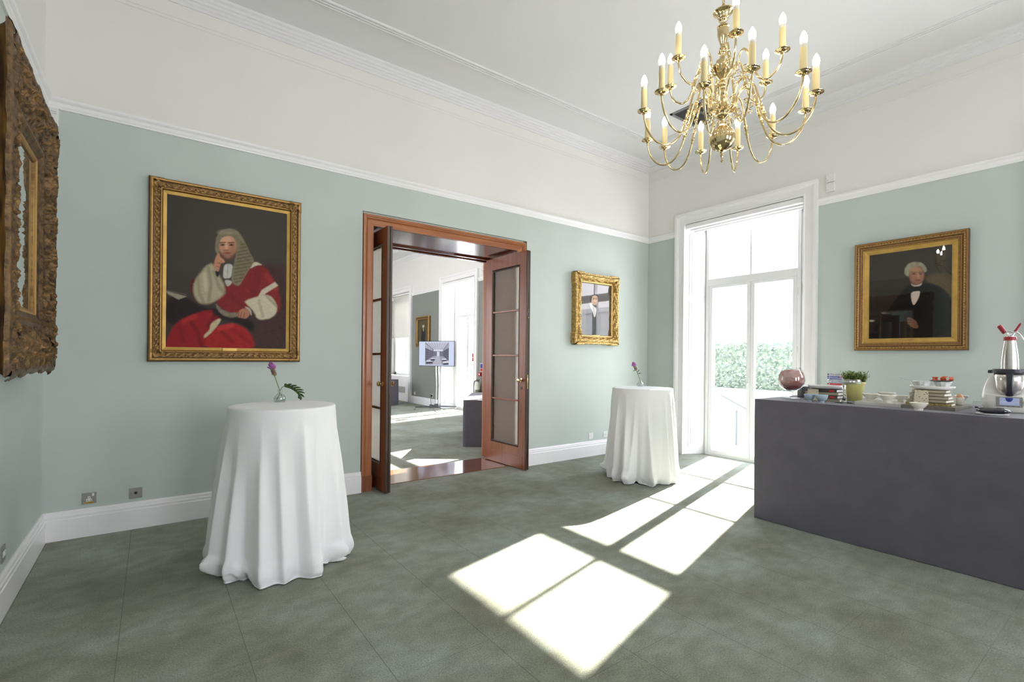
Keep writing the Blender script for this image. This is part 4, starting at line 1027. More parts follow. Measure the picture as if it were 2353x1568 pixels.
def cocktail_table(x, y, rt, rb, seed, rot, label, clabel, folds=None):
    t = thing('cocktail_table', (x, y, 0), label, 'table', 'tall round cocktail tables under cloths')
    mb = MB(); mb.lathe([(0.004, GZ-0.03), (rt-0.012, GZ-0.03), (rt-0.006, GZ-0.018), (rt-0.008, GZ-0.006), (0.004, GZ-0.005)], (0,0,0), 48); mb.build('tabletop', M['white_pl'], t, smooth=True)
    mb = MB(); mb.lathe([(0.028, 0.02), (0.028, GZ-0.03)], (0,0,0), 20); mb.build('pedestal', Mpole, t, smooth=True)
    mb = MB(); mb.lathe([(0.24, 0.0), (0.24, 0.008), (0.05, 0.022), (0.03, 0.03)], (0,0,0), 40); mb.build('base_plate', Mpole, t, smooth=True)
    c = cloth_mesh(rt, rb, GZ, seed, rot=rot, folds=folds).build('tablecloth', Mcloth, None, smooth=True, angle=180)
    c.location = (x, y, 0); tag(c, clabel, 'tablecloth', 'floor-length white tablecloths')
    return t
T1 = (0.745, 3.69); T2 = (4.70, 3.75)
cocktail_table(*T1, 0.340, 0.408, 3, 0.0, 'cocktail table hidden under the nearer white cloth below the judge portrait', 'floor-length white cloth on the nearer cocktail table, below the judge portrait')
cocktail_table(*T2, 0.348, 0.378, 11, 0.6, 'cocktail table hidden under the further white cloth beside the glazed door', 'floor-length white cloth on the further cocktail table, beside the glazed door')

# ------------------------------------------------------------------ bud vases with single stems
Mstem = mat('green_stem', rgb(104, 128, 62), 0.5); Mleaf = mat('dark_green_leaf', rgb(58, 84, 40), 0.45, noise_amt=0.15, nscale=30)
Mpet = mat('purple_petal', rgb(150, 78, 148), 0.55, col2=rgb(178, 112, 176), nscale=40); Mbract = mat('green_bract', rgb(134, 140, 84), 0.5, col2=rgb(128, 84, 100), nscale=35)
Mwater = thin_glass('vase_water', (0.88, 0.93, 0.92, 1), 0.05)
CR = Vector((0.8045, -0.594, 0))                  # a horizontal direction across the view, for bending the stems
def petal(mb, base, dirv, L_, w, cup=0.25, n=7):
    d = Vector(dirv).normalized(); s = d.cross(Vector((0.3, 0.5, 0.8))).normalized(); up = s.cross(d)
    rows = []
    for i in range(n+1):
        u = i/n; ww = w*math.sin(PI*(0.12+0.86*u))**0.8; c_ = Vector(base)+d*L_*u+up*cup*L_*u*u
        rows.append([tuple(c_+s*ww*k+up*(abs(k)**2)*ww*0.5) for k in (-1, -0.5, 0, 0.5, 1)])
    mb.grid(rows)
def bud_vase(x, y, sc, leaf, label, flabel, lean):
    t = thing('bud_vase', (x, y, GZ), label, 'vase', 'glass bud vases on the cocktail tables')
    pr = [(0.004,0.001),(0.036,0.001),(0.042,0.006),(0.045,0.022),(0.043,0.038),(0.034,0.052),(0.020,0.062),(0.015,0.068),(0.014,0.082),(0.016,0.090),(0.020,0.094),(0.0185,0.096),(0.014,0.090),(0.012,0.082),(0.013,0.068),(0.018,0.060),(0.032,0.050),(0.040,0.037),(0.042,0.022),(0.039,0.008),(0.004,0.006)]
    mb = MB(); mb.lathe([(r*sc, z*sc) for r, z in pr], (0,0,0), 32, caps=False); mb.build('glass_body', M['clear'], t, smooth=True, angle=180)
    mb = MB(); mb.lathe([(0.003,0.008),(0.036,0.009),(0.0395,0.022),(0.038,0.034),(0.003,0.034)], (0,0,0), 28, caps=False)
    for i in range(len(mb.v)): mb.v[i] = tuple(c*sc for c in mb.v[i])
    mb.build('water', Mwater, t, smooth=True)
    f = thing('cut_flower', (x, y, GZ), flabel, 'flower', None)
    P = lambda a, z, b=0.0: tuple(CR*a*sc + Vector((0,0,z*sc)) + Vector((0.594,0.8045,0))*b*sc)
    mb = MB(); mb.tube(spline([P(0.030,0.010), P(0.012,0.05), P(-0.002,0.092), P(-0.02*lean,0.14), P(-0.045*lean,0.21)], 6), 0.0032*sc, 8); mb.build('stem', Mstem, f, smooth=True)
    hb = Vector(P(-0.043*lean, 0.205)); ax = Vector(P(-0.075*lean, 0.29)) - hb; ax.normalize()
    mb = MB(); s1 = ax.orthogonal().normalized(); s2 = ax.cross(s1)
    for ring in range(5):
        for k in range(5):
            a = k*2*PI/5 + ring*0.6; o_ = s1*math.cos(a)+s2*math.sin(a)
            petal(mb, hb+ax*ring*0.012*sc, o_*0.9+ax*0.75, 0.027*sc, 0.012*sc, 0.2)
    mb.build('bract', Mbract, f, smooth=True, angle=180)
    mb = MB()
    for ring in range(3):
        for k in range(5):
            a = k*2*PI/5 + ring*0.7; o_ = s1*math.cos(a)+s2*math.sin(a)
            petal(mb, hb+ax*(0.050+ring*0.010)*sc, o_*(0.85-0.3*ring)+ax*(0.7+0.3*ring), 0.046*sc, 0.017*sc, 0.1)
    mb.build('petal', Mpet, f, smooth=True, angle=180)
    if leaf == 1:
        mb = MB(); mb.tube(spline([P(-0.030,0.010), P(-0.008,0.05), P(0.002,0.090), P(0.02,0.118), P(0.045,0.128), P(0.09,0.112), P(0.125,0.086), P(0.145,0.062)], 6), 0.0028*sc, 8); mb.build('leaf_stalk', Mstem, f, smooth=True)
        mb = MB(); mid = [Vector(p) for p in spline([P(0.035,0.130), P(0.08,0.118), P(0.12,0.094), P(0.146,0.066), P(0.152,0.036)], 6)]
        for i, c_ in enumerate(mid[:-1]):
            t_ = (mid[i+1]-c_).normalized(); L_ = 0.075*sc*math.sin(PI*(0.12+0.8*i/len(mid)))
            for sg in (1, -1):
                if i % 3 == 0: petal(mb, c_, (Vector((0,0,1))*0.6*sg + t_*1.0 + Vector((0.594,0.8,0))*0.15*sg), L_*(0.85 if sg > 0 else 0.5), 0.013*sc, 0.05)
        rows = [[tuple(c_+Vector((0,0,k*0.009*sc))) for k in (-1.4,0,1.4)] for c_ in mid]; mb.grid(rows)
        mb.build('leaf', Mleaf, f, smooth=True, angle=180)
    else:
        mb = MB(); petal(mb, hb, -CR*0.9+Vector((0,0,-0.1)), 0.05*sc, 0.009*sc, -0.3); petal(mb, hb-ax*0.03*sc, CR*0.5+Vector((0,0,0.6)), 0.05*sc, 0.009*sc, 0.1)
        petal(mb, hb-ax*0.05*sc, CR*0.7+Vector((0,0,0.2)), 0.045*sc, 0.010*sc, -0.2); mb.build('leaf', Mleaf, f, smooth=True, angle=180)
    return t
bud_vase(0.765, 3.92, 0.94, 1, 'round glass bud vase with a divided leaf, on the nearer cocktail table', 'purple bloom with a long divided leaf, in the vase on the nearer table', 1.0)
bud_vase(4.845, 3.90, 0.97, 0, 'round glass bud vase on the further cocktail table', 'purple bloom with small leaves, in the vase on the further table', 1.15)

# ------------------------------------------------------------------ buffet table under grey cloth
Mgrey = mat('charcoal_table_cloth', rgb(92, 88, 98), 0.85, sheen=0.2, noise_amt=0.07, nscale=7, bump=0.04, bscale=400)
BX0, BX1, BY0, BY1 = 4.36, 5.42, -1.0, 2.235
t = thing('buffet_table', ((BX0+BX1)/2, (BY0+BY1)/2, 0), 'long buffet table hidden under the floor-length charcoal cloth', 'table')
hx, hy = (BX1-BX0)/2, (BY1-BY0)/2
mb = MB(); mb.box((-hx+0.02, -hy+0.02, TT-0.045), (hx-0.02, hy-0.02, TT-0.008)); mb.build('tabletop', M['white_pl'], t)
for sx in (-1, 1):
    for sy in (-1, 1):
        mb = MB(); mb.tube([(sx*(hx-0.15), sy*(hy-0.25), 0), (sx*(hx-0.15), sy*(hy-0.25), TT-0.045)], 0.02, 12); mb.build('leg', M['plate_steel'], t)
def cloth_box(name, x0, x1, y0, y1, H, label, cat='tablecloth', wav=0.006, seed=0, flare=0.0, step=0.02):
    cx, cy = (x0+x1)/2, (y0+y1)/2; per = []; r = 0.012
    def side(a, b, n):
        L_ = math.hypot(b[0]-a[0], b[1]-a[1]); k = max(2, int(L_/step))
        return [((a[0]+(b[0]-a[0])*i/k), (a[1]+(b[1]-a[1])*i/k), n) for i in range(k+1)]
    per += side((x0, y0+r), (x0, y1-r), (-1, 0)); per += [(x0+r*(1-math.cos(a)), y1-r+r*math.sin(a), (-math.cos(a), math.sin(a))) for a in (0.4, 0.8, 1.2)]
    per += side((x0+r, y1), (x1-r, y1), (0, 1)); per += [(x1-r+r*math.sin(a), y1-r+r*math.cos(a), (math.sin(a), math.cos(a))) for a in (0.4, 0.8, 1.2)]
    per += side((x1, y1-r), (x1, y0+r), (1, 0)); per += side((x1-r, y0), (x0+r, y0), (0, -1))
    rows = [[(cx+(px-cx)*k-cx, cy+(py-cy)*k-cy, H) for px, py, n in per] for k in (0.0001, 0.5, 0.9, 0.985)]
    rows.append([(px-cx-n[0]*0.003, py-cy-n[1]*0.003, H-0.0005) for px, py, n in per]); rows.append([(px-cx, py-cy, H-0.004) for px, py, n in per])
    NZ = 36
    for j in range(1, NZ+1):
        u = j/NZ; row = []
        for px, py, n in per:
            w = wav*u*(noise.noise(Vector((px*1.3, py*1.3, seed+u*0.5)))*1.4+0.5*math.sin((px+py)*3.1+seed))+flare*u
            row.append((px-cx+n[0]*w, py-cy+n[1]*w, (H-0.004)*(1-u)+0.004))
        rows.append(row)
    mb = MB(); mb.grid(rows, closed_u=True); o = mb.build(name, Mgrey, None, smooth=True, angle=50); o.location = (cx, cy, 0); tag(o, label, cat); return o
cloth_box('tablecloth', BX0, BX1, BY0, BY1, TT, 'charcoal cloth covering the long buffet table to the floor', wav=0.012, seed=2)

# ---- crockery and props on the buffet
def P_(x, y, z=TT): return (x, y, z)
Mpor = mat('white_porcelain', (0.82, 0.82, 0.80, 1), 0.15, coat=0.4)
Mcrm = mat('cream_porcelain', rgb(236, 232, 220), 0.18, coat=0.4)
Mblu = mat('blue_grey_stoneware', rgb(168, 188, 202), 0.35)
Mmarb = mat('grey_veined_bowl', rgb(236, 236, 236), 0.3, col2=rgb(192, 192, 194), nscale=26, detail=8)
def bowl(name, x, y, z, r, h, rf, label, material, group=None, foot=0.012, facets=48, cone=False):
    o_ = MB(); th = 0.004
    pr = [(0.002, 0.003), (rf*0.8, 0.003), (rf*0.85, 0), (rf, 0), (rf*0.98, foot)]
    for i in range(1, 9):
        u = i/8; pr.append((rf*0.8+(r-rf*0.8)*(u**0.8 if cone else math.sin(u*PI/2)**0.9), foot+(h-foot)*(u**1.25 if cone else (1-math.cos(u*PI/2))**0.85)))
    pr += [(r-0.001, h+0.0015), (r-th, h)]
    for i in range(7, -1, -1):
        u = i/8; pr.append(((rf*0.8+(r-rf*0.8)*(u**0.8 if cone else math.sin(u*PI/2)**0.9))-th if i else 0.002, foot+th+(h-foot-th)*(u**1.25 if cone else (1-math.cos(u*PI/2))**0.85)))
    o_.lathe(pr, (0,0,0), facets, caps=False); o = o_.build(name, material, None, smooth=True, angle=60 if facets > 20 else 10)
    o.location = (x, y, z); tag(o, label, 'bowl', group); return o

# brandy balloon with a pink sorbet-like filling
t = thing('balloon_glass', P_(4.735, 2.085), 'huge balloon glass of cloudy red filling at the window end of the buffet', 'glass')
gp = [(0.003,0.002),(0.086,0.003),(0.087,0.006),(0.03,0.012),(0.012,0.022),(0.011,0.045),(0.016,0.060),(0.05,0.070),(0.095,0.098),(0.124,0.135),(0.130,0.168),(0.123,0.210),(0.104,0.250),(0.086,0.283),(0.084,0.284),(0.101,0.249),(0.120,0.209),(0.127,0.168),(0.121,0.136),(0.092,0.101),(0.048,0.074),(0.003,0.070)]
gp = [(r*0.87, z) for r, z in gp]
mb = MB(); mb.lathe(gp, (0,0,0), 48, caps=False); mb.build('glass_body', M['clear'], t, smooth=True, angle=180)
def smoke_mat():
    m = bpy.data.materials.new('red_cloudy_filling'); m.use_nodes = True; N = m.node_tree.nodes; L = m.node_tree.links; b = N['Principled BSDF']
    tc = N.new('ShaderNodeTexCoord'); n = N.new('ShaderNodeTexNoise'); n.inputs['Scale'].default_value = 9; n.inputs['Detail'].default_value = 5; n.inputs['Distortion'].default_value = 1.2
    L.new(tc.outputs['Object'], n.inputs['Vector']); r = N.new('ShaderNodeValToRGB'); e = r.color_ramp.elements
    e[0].position = 0.36; e[0].color = rgb(176, 84, 84); e[1].position = 0.66; e[1].color = rgb(238, 184, 178); L.new(n.outputs['Fac'], r.inputs['Fac']); L.new(r.outputs['Color'], b.inputs['Base Color'])
    b.inputs['Roughness'].default_value = 0.8
    tr = N.new('ShaderNodeBsdfTransparent'); mx = N.new('ShaderNodeMixShader'); r2 = N.new('ShaderNodeMapRange'); L.new(n.outputs['Fac'], r2.inputs[0]); r2.inputs[1].default_value = 0.4; r2.inputs[2].default_value = 0.75; r2.inputs[3].default_value = 0.12; r2.inputs[4].default_value = 0.5
    L.new(r2.outputs[0], mx.inputs['Fac']); L.new(b.outputs[0], mx.inputs[1]); L.new(tr.outputs[0], mx.inputs[2]); L.new(mx.outputs[0], N['Material Output'].inputs['Surface']); return m
mb = MB(); mb.lathe([(0.003,0.100),(0.074,0.101),(0.101,0.137),(0.107,0.168),(0.101,0.208),(0.089,0.240),(0.05,0.262),(0.003,0.266)], (0,0,0), 40, caps=False); mb.build('cloudy_filling', smoke_mat(), t, smooth=True, angle=180)
mb = MB(); mb.lathe([(0.003,0.0745),(0.040,0.077),(0.0755,0.0995),(0.003,0.0998)], (0,0,0), 40, caps=False); mb.build('dark_liquid', mat('dark_red_liquid', rgb(120, 44, 56), 0.15), t, smooth=True, angle=180)

t = thing('speaker_box', P_(4.93, 2.06), 'small dark grey box with a silver dot, behind the balloon glass', 'device', rz=-0.63)
mb = MB(); mb.box((-0.040, -0.035, 0), (0.036, 0.035, 0.105), bv=0.006); mb.build('housing', mat('dark_grey_box', rgb(72, 70, 74), 0.5), t)
mb = MB(); mb.lathe([(0.009, -0.0352), (0.009, -0.038), (0.0, -0.038)], (0.0, 0, 0.045), 18, axis='Y'); mb.build('silver_dot', M['chrome'], t)

Mpage = mat('book_page_edges', rgb(238, 236, 230), 0.8); Mcov = mat('khaki_book_cover', rgb(176, 168, 142), 0.6, noise_amt=0.06, nscale=20)
Mcov2 = mat('dark_book_cover', rgb(84, 80, 80), 0.55); Mred2 = mat('red_label', rgb(206, 62, 58), 0.5); Mfoil = mat('gold_foil_pattern', rgb(190, 172, 120), 0.35, 0.4, col2=rgb(120, 100, 62), nscale=70)
def book(x, y, z, w, d, th, rz, cover, label, group, red=False):
    # spine faces -X; w along Y, d along X
    t = thing('book', (x, y, z), label, 'book', group, rz)
    mb = MB(); c = 0.0025
    mb.box((-d/2, -w/2, 0), (d/2, w/2, c)); mb.box((-d/2, -w/2, th-c), (d/2, w/2, th)); mb.box((-d/2, -w/2, c), (-d/2+c, w/2, th-c)); mb.build('cover', cover, t)
    mb = MB(); mb.box((-d/2+c, -w/2+0.004, c), (d/2-0.005, w/2-0.004, th-c)); mb.build('page_block', Mpage, t)
    if red: mb = MB(); mb.box((-d/2-0.0006, -w/2+0.02, c), (-d/2, -w/2+0.06, th-c)); mb.build('spine_label', Mred2, t)
def strip(x, y, w, ztop, zbot, dx, label):
    rows = []
    for i in range(10):
        u = i/9; xx = -dx*u**1.5; zz_ = ztop+(zbot-ztop)*u
        rows.append([(xx, -w/2-0.006*u, zz_), (xx-0.001, 0, zz_), (xx, w/2+0.010*u, zz_)])
    mb = MB(); mb.grid(rows); n = len(mb.v)
    mb.grid([[(a-0.0012*-1, b, c_) for a, b, c_ in r] for r in rows])
    o = mb.build('patterned_ribbon', Mstrip, None); o.location = (x, y, 0); tag(o, label, 'ribbon'); return o
def strip_mat():
    m = bpy.data.materials.new('flecked_cream_ribbon'); m.use_nodes = True; N = m.node_tree.nodes; L = m.node_tree.links; b = N['Principled BSDF']
    tc = N.new('ShaderNodeTexCoord'); v = N.new('ShaderNodeTexVoronoi'); v.inputs['Scale'].default_value = 62; mp = N.new('ShaderNodeMapping'); mp.inputs['Scale'].default_value = (1, 0.7, 1.5)
    L.new(tc.outputs['Object'], mp.inputs[0]); L.new(mp.outputs[0], v.inputs['Vector']); r = N.new('ShaderNodeValToRGB'); r.color_ramp.interpolation = 'LINEAR'
    r.color_ramp.elements[0].position = 0.16; r.color_ramp.elements[0].color = rgb(92, 82, 62); r.color_ramp.elements[1].position = 0.30; r.color_ramp.elements[1].color = rgb(214, 204, 178)
    L.new(v.outputs['Distance'], r.inputs['Fac']); L.new(r.outputs['Color'], b.inputs['Base Color']); b.inputs['Roughness'].default_value = 0.4; return m
Mstrip = strip_mat()
# left stack (four books, an oval platter on top)
sx, sy = 4.76, 1.815
order = ['bottom', 'second', 'third', 'topmost']
for k in range(4):
    book(sx+0.004*k, sy+[0.0,-0.004,0.006,0.002][k], TT+0.0005+k*0.0262, 0.272-0.008*k, 0.19-0.01*k, 0.0225, [0.10,-0.06,0.07,-0.05][k], Mcov if k % 2 == 0 else Mcov2,
         order[k]+' book of the left stack, under the oval white platter', 'books stacked on the buffet', red=k in (1, 3))
    mb = MB()
strip(sx-0.102, sy+0.055, 0.085, TT+0.100, TT+0.003, 0.012, 'flecked cream ribbon down the front of the left book stack')
def platter(name, x, y, z, a, b, th, label, rz=0.0, kind='plate'):
    rows = []
    for s, h in [(0.002,0.0),(0.55,0.0),(0.82,0.0),(0.90,0.003),(0.975,th*0.5),(1.0,th*0.85),(0.998,th),(0.975,th*1.02),(0.95,th*0.8),(0.92,0.0075),(0.6,0.006),(0.002,0.006)]:
        rows.append([(a*s*math.cos(2*PI*k/48), b*s*math.sin(2*PI*k/48), h) for k in range(48)])
    mb = MB(); mb.grid(rows, closed_u=True); o = mb.build(name, Mpor, None, smooth=True, angle=180); o.location = (x, y, z); o.rotation_euler = (0,0,rz); tag(o, label, kind); return o
platter('serving_platter', sx, sy, TT+0.1055, 0.095, 0.136, 0.026, 'white oval platter topping the left book stack by the balloon glass')
bowl('bowl', 4.510, 1.838, TT, 0.042, 0.062, 0.018, 'blue-grey small bowl nearer the balloon glass', Mblu, 'pair of blue-grey bowls')
bowl('bowl', 4.500, 1.740, TT, 0.046, 0.064, 0.020, 'blue-grey small bowl nearer the glass cake stand', Mblu, 'pair of blue-grey bowls')
# glass cake stand
M['plateglass'] = thin_glass('cake_plate_glass', (0.93, 0.96, 0.96, 1), 0.22, 0.05)
t = thing('cake_stand', P_(4.60, 1.612), 'clear glass pedestal cake stand in front of the potted herb', 'cake stand')
mb = MB(); mb.lathe([(0.0005,0.001),(0.060,0.001),(0.063,0.004),(0.034,0.010),(0.015,0.024),(0.0085,0.050),(0.0085,0.110),(0.013,0.140),(0.020,0.1595),(0.0005,0.1595)], (0,0,0), 40, caps=False); mb.build('pedestal', M['cast'], t, smooth=True, angle=180)
mb = MB(); mb.lathe([(0.0005,0.160),(0.105,0.161),(0.114,0.166),(0.117,0.194),(0.112,0.196),(0.109,0.176),(0.100,0.171),(0.0005,0.170)], (0,0,0), 56, caps=False); mb.build('glass_plate', M['plateglass'], t, smooth=True, angle=180)
# herb pot
t = thing('potted_herb', P_(4.955, 1.656), 'yellow-green pot of dense thyme behind the glass cake stand', 'plant')
mb = MB(); mb.lathe([(0.003,0),(0.051,0),(0.054,0.006),(0.074,0.150),(0.080,0.152),(0.080,0.166),(0.075,0.168),(0.071,0.158),(0.050,0.02),(0.003,0.02)], (0,0,0), 44, caps=False); mb.build('pot', mat('yellow_green_pot', rgb(208, 202, 128), 0.4, noise_amt=0.04, nscale=30, stretch=(1,1,5)), t, smooth=True, angle=50)
mb = MB(); mb.lathe([(0.002,0.148),(0.070,0.148)], (0,0,0), 24, caps=False); mb.build('soil', mat('dark_soil', rgb(60, 48, 36), 0.9), t)
rnd = random.Random(4); ml = MB(); ms = MB()
for i in range(230):
    a = rnd.uniform(0, 2*PI); r = 0.068*math.sqrt(rnd.random()); h = rnd.uniform(0.045, 0.092); lx, ly = rnd.uniform(-.025,.025)+0.2*r*math.cos(a), rnd.uniform(-.025,.025)+0.2*r*math.sin(a)
    b = Vector((r*math.cos(a), r*math.sin(a), 0.148)); tip = b+Vector((lx, ly, h)); ms.tube([b, (b+tip)/2+Vector((lx*-.1, ly*-.1, 0)), tip], 0.0009, 4, caps=False)
    for j in range(16):
        c_ = b.lerp(tip, 0.15+0.85*j/12); aa = rnd.uniform(0, 2*PI); d = Vector((math.cos(aa), math.sin(aa), 0.6)); s_ = Vector((-math.sin(aa), math.cos(aa), 0))
        ml.poly([tuple(c_), tuple(c_+d*0.006+s_*0.004), tuple(c_+d*0.013), tuple(c_+d*0.006-s_*0.004)])
fo = ml.build('foliage', mat('thyme_green', rgb(140, 162, 84), 0.6, col2=rgb(92, 116, 50), nscale=60), t); fo['kind'] = 'stuff'
ms.build('stems', mat('thyme_stem', rgb(128, 120, 70), 0.6), t)['kind'] = 'stuff'
# trays
mb = MB(); mb.box((0, 0, 0), (0.52, 0.305, 0.026), bv=0.002); o = mb.build('serving_tray', mat('pale_stone_tray', rgb(206, 204, 198), 0.35, noise_amt=0.05, nscale=14), None); o.location = P_(4.565, 1.222); tag(o, 'pale stone serving tray carrying the white footed bowls', 'tray')
mb = MB(); mb.box((0, 0, 0), (0.52, 0.302, 0.026), bv=0.002); o = mb.build('serving_tray', mat('dark_stone_tray', rgb(120, 114, 106), 0.3, noise_amt=0.12, nscale=40), None); o.location = P_(4.560, 0.912); tag(o, 'dark stone serving tray under the right book stack', 'tray')
ZT = TT+0.0265
wb = 'white footed bowls on the pale tray'
bowl('footed_bowl', 4.69, 1.452, ZT, 0.062, 0.058, 0.026, 'white footed bowl at the window end of the pale tray', Mcrm, wb, 0.018, cone=True)
bowl('footed_bowl', 4.640, 1.330, ZT, 0.060, 0.056, 0.026, 'white footed bowl at the front edge of the pale tray', Mcrm, wb, 0.018, cone=True)
bowl('footed_bowl', 4.88, 1.400, ZT, 0.062, 0.064, 0.028, 'white footed bowl at the back of the pale tray', Mcrm, wb, 0.018, cone=True)
bowl('footed_bowl', 4.80, 1.285, ZT, 0.050, 0.052, 0.022, 'white footed bowl at the mixer end of the pale tray', Mcrm, wb, 0.018, cone=True)
bowl('footed_bowl', 4.440, 1.085, TT, 0.055, 0.054, 0.026, 'small white footed bowl standing on the cloth before the dark tray', Mcrm, None, 0.012, cone=True)
sx, sy = 4.705, 1.080
order = ['bottom', 'second', 'middle', 'fourth', 'topmost']
for k in range(5):
    book(sx+0.003*k, sy+[0.0,0.004,-0.003,0.003,0.0][k], ZT+0.0005+k*0.0232, [0.262,0.236,0.222,0.208,0.196][k], 0.20-0.012*k, 0.0185, [0.07,-0.05,0.05,-0.06,0.03][k], Mfoil if k == 0 else Mcov,
         order[k]+' book of the right stack, under the rounded white platter', 'books stacked on the buffet')
strip(sx-0.108, sy+0.028, 0.078, ZT+0.112, ZT+0.004, 0.012, 'flecked cream ribbon down the front of the right book stack')
platter('serving_platter', sx+0.01, sy-0.005, ZT+0.1165, 0.092, 0.135, 0.026, 'white rounded platter on the right book stack, under the veined bowls')
ZP = ZT+0.1165+0.0065
bowl('veined_bowl', sx-0.012, sy+0.052, ZP, 0.064, 0.052, 0.036, 'grey-veined faceted bowl holding a spoon', Mmarb, 'veined bowls on the platter', 0.002, 12, cone=True)
bowl('veined_bowl', sx+0.022, sy-0.064, ZP, 0.055, 0.052, 0.030, 'grey-veined faceted bowl under the plate of dried chillies', Mmarb, 'veined bowls on the platter', 0.002, 12, cone=True)
mb = MB(); b0 = Vector((sx-0.012, sy+0.052, ZP)); mb.tube(spline([tuple(b0+Vector((0.01,-0.01,0.026))), tuple(b0+Vector((-0.015,0.045,0.050))), tuple(b0+Vector((-0.035,0.09,0.064))), tuple(b0+Vector((-0.05,0.125,0.078)))], 5), 0.0022, 8)
mb.sphere(tuple(b0+Vector((0.012,-0.014,0.016))), 0.014, sc=(1,1.4,0.4)); o = mb.build('spoon', M['chrome'], None, smooth=True, angle=180); tag(o, 'thin steel spoon resting in the left veined bowl', 'spoon')
mb = MB(); mb.lathe([(0.002,0),(0.05,0),(0.066,0.005),(0.068,0.008),(0.05,0.004),(0.002,0.004)], (0,0,0), 40, caps=False); o = mb.build('slate_dish', mat('dark_slate_dish', rgb(92, 92, 94), 0.4), None, smooth=True); o.location = (sx+0.022, sy-0.055, ZP+0.0545); tag(o, 'thin dark dish of dried chillies on the veined bowl', 'dish')
Mch = mat('dried_chilli_skin', rgb(178, 58, 26), 0.35, col2=rgb(204, 110, 60), nscale=40)
rnd = random.Random(9)
for k, (dy, dx_, rr, lab) in enumerate([(0.042,0.01,0.032,'leftmost curl of dried orange-red chilli on the slate dish'),(0.018,-0.028,0.038,'second curl of dried chilli from the left on the slate dish'),(-0.006,0.024,0.036,'middle curl of dried chilli lying further back on the slate dish'),(-0.028,-0.026,0.044,'tallest curl of dried chilli towards the right of the slate dish'),(-0.052,0.012,0.034,'rightmost curl of dried orange-red chilli on the slate dish')]):
    mb = MB(); rows = []
    for i in range(15):
        a = -0.5+i/14*3.9; rr_ = rr*0.45; rows.append([(rr_*math.sin(a)*0.9+w*0.5*math.cos(k), w, 0.5*rr+rr_*-math.cos(a)*0.8+abs(w)*0.3*math.sin(3*a+k)) for w in (-0.014,-0.007,0.0,0.007,0.014)])
    mb.grid(rows); o = mb.build('dried_chilli', Mch, None, smooth=True, angle=180); o.location = (sx+0.022+dx_, sy-0.055+dy, ZP+0.0595); o.rotation_euler = (0,0,k*0.9)
    z0 = min(v[2] for v in mb.v); o.location.z -= z0; tag(o, lab, 'chilli', 'dried chillies on the slate dish')
mb = MB(); mb.lathe([(0.002,0.002),(0.022,0.0),(0.026,0.004),(0.0285,0.053),(0.029,0.056),(0.026,0.054),(0.023,0.008),(0.002,0.006)], (0,0,0), 36, caps=False); o = mb.build('egg_cup', Mcrm, None, smooth=True, angle=180); o.location = (4.90, 0.955, ZT); tag(o, 'straight cream cup holding the brown egg', 'cup')
mb = MB(); mb.lathe([(max(0.0005, 0.0225*math.sin(PI*i/14)*(1+0.10*math.cos(PI*i/14))), -0.029*math.cos(PI*i/14)) for i in range(15)], (0,0,0), 28, caps=False); o = mb.build('egg', mat('brown_eggshell', rgb(214, 158, 116), 0.45), None, smooth=True, angle=180); o.location = (4.90, 0.955, ZT+0.056); tag(o, 'brown egg sitting in the cream cup', 'egg')
bowl('flared_bowl', 5.010, 0.968, ZT, 0.045, 0.064, 0.016, 'flared white bowl with orange crumbs behind the egg cup', Mpor, None, 0.022, cone=True)
mb = MB(); rnd = random.Random(3)
for i in range(60):
    a = rnd.uniform(0,2*PI); r = 0.033*math.sqrt(rnd.random()); mb.sphere((r*math.cos(a), r*math.sin(a), 0.052+rnd.uniform(0,0.006)), 0.005, seg=5, rings=4)
mb.lathe([(0.002,0.048),(0.034,0.052)], (0,0,0), 20, caps=False)
o = mb.build('orange_crumbs', mat('orange_crumb', rgb(214, 150, 96), 0.7), None); o.location = (5.010, 0.968, ZT); tag(o, 'orange crumbs filling the flared white bowl', 'food', kind='stuff')
t = thing('clear_box', P_(5.30, 0.915), 'small clear plastic box between the dark tray and the mixer', 'box', rz=-1.3); t.scale = (0.75, 0.75, 1)
mb = MB(); mb.box((-0.05,-0.03,0),(0.05,0.03,0.034), bv=0.003); mb.build('box_body', M['clear'], t)
mb = MB(); mb.box((-0.052,-0.032,0.0345),(0.052,0.032,0.038), bv=0.001); mb.build('box_lid', M['clear'], t)
mb = MB(); mb.tube(spline([(5.10,0.905,TT+0.005),(5.07,0.88,TT+0.003),(5.06,0.84,TT+0.003),(5.09,0.80,TT+0.003),(5.06,0.76,TT+0.003),(5.02,0.74,TT+0.003)], 6), 0.0028, 8); mb.box((5.075,0.882,TT+0.0008),(5.115,0.902,TT+0.010), bv=0.003); o = mb.build('cable', M['black'], None, smooth=True); tag(o, 'thin black cable lying between the dark tray and mixer', 'cable')
o = platter('saucer', 4.485, 0.712, TT+0.0005, 0.060, 0.086, 0.011, 'white oval saucer under the glossy black pouch'); o.rotation_euler.z = 0.45
mb = MB(); rows = []
for i in range(25):
    u = -1+2*i/24; row = []
    for j in range(20):
        a = 2*PI*j/20; hw_ = 0.038*(1-abs(u)**6)**0.5+0.007; hh = 0.019*(1-abs(u)**4)+0.003
        n1 = noise.noise(Vector((u*5, a, 1.0)))*0.002
        row.append((math.cos(a)*hw_, u*0.083, 0.0195+(math.sin(a)*(abs(math.sin(a))**-0.2 if abs(math.sin(a)) > 1e-3 else 1))*hh+n1*(1-abs(u))))
    rows.append(row)
mb.grid(rows, closed_u=True); mb.poly(rows[0]); mb.poly(list(reversed(rows[-1]))); pou = mb.build('gloss_pouch', mat('glossy_black_vinyl', (0.012,0.012,0.02,1), 0.12, coat=1.0), None, smooth=True, angle=180)
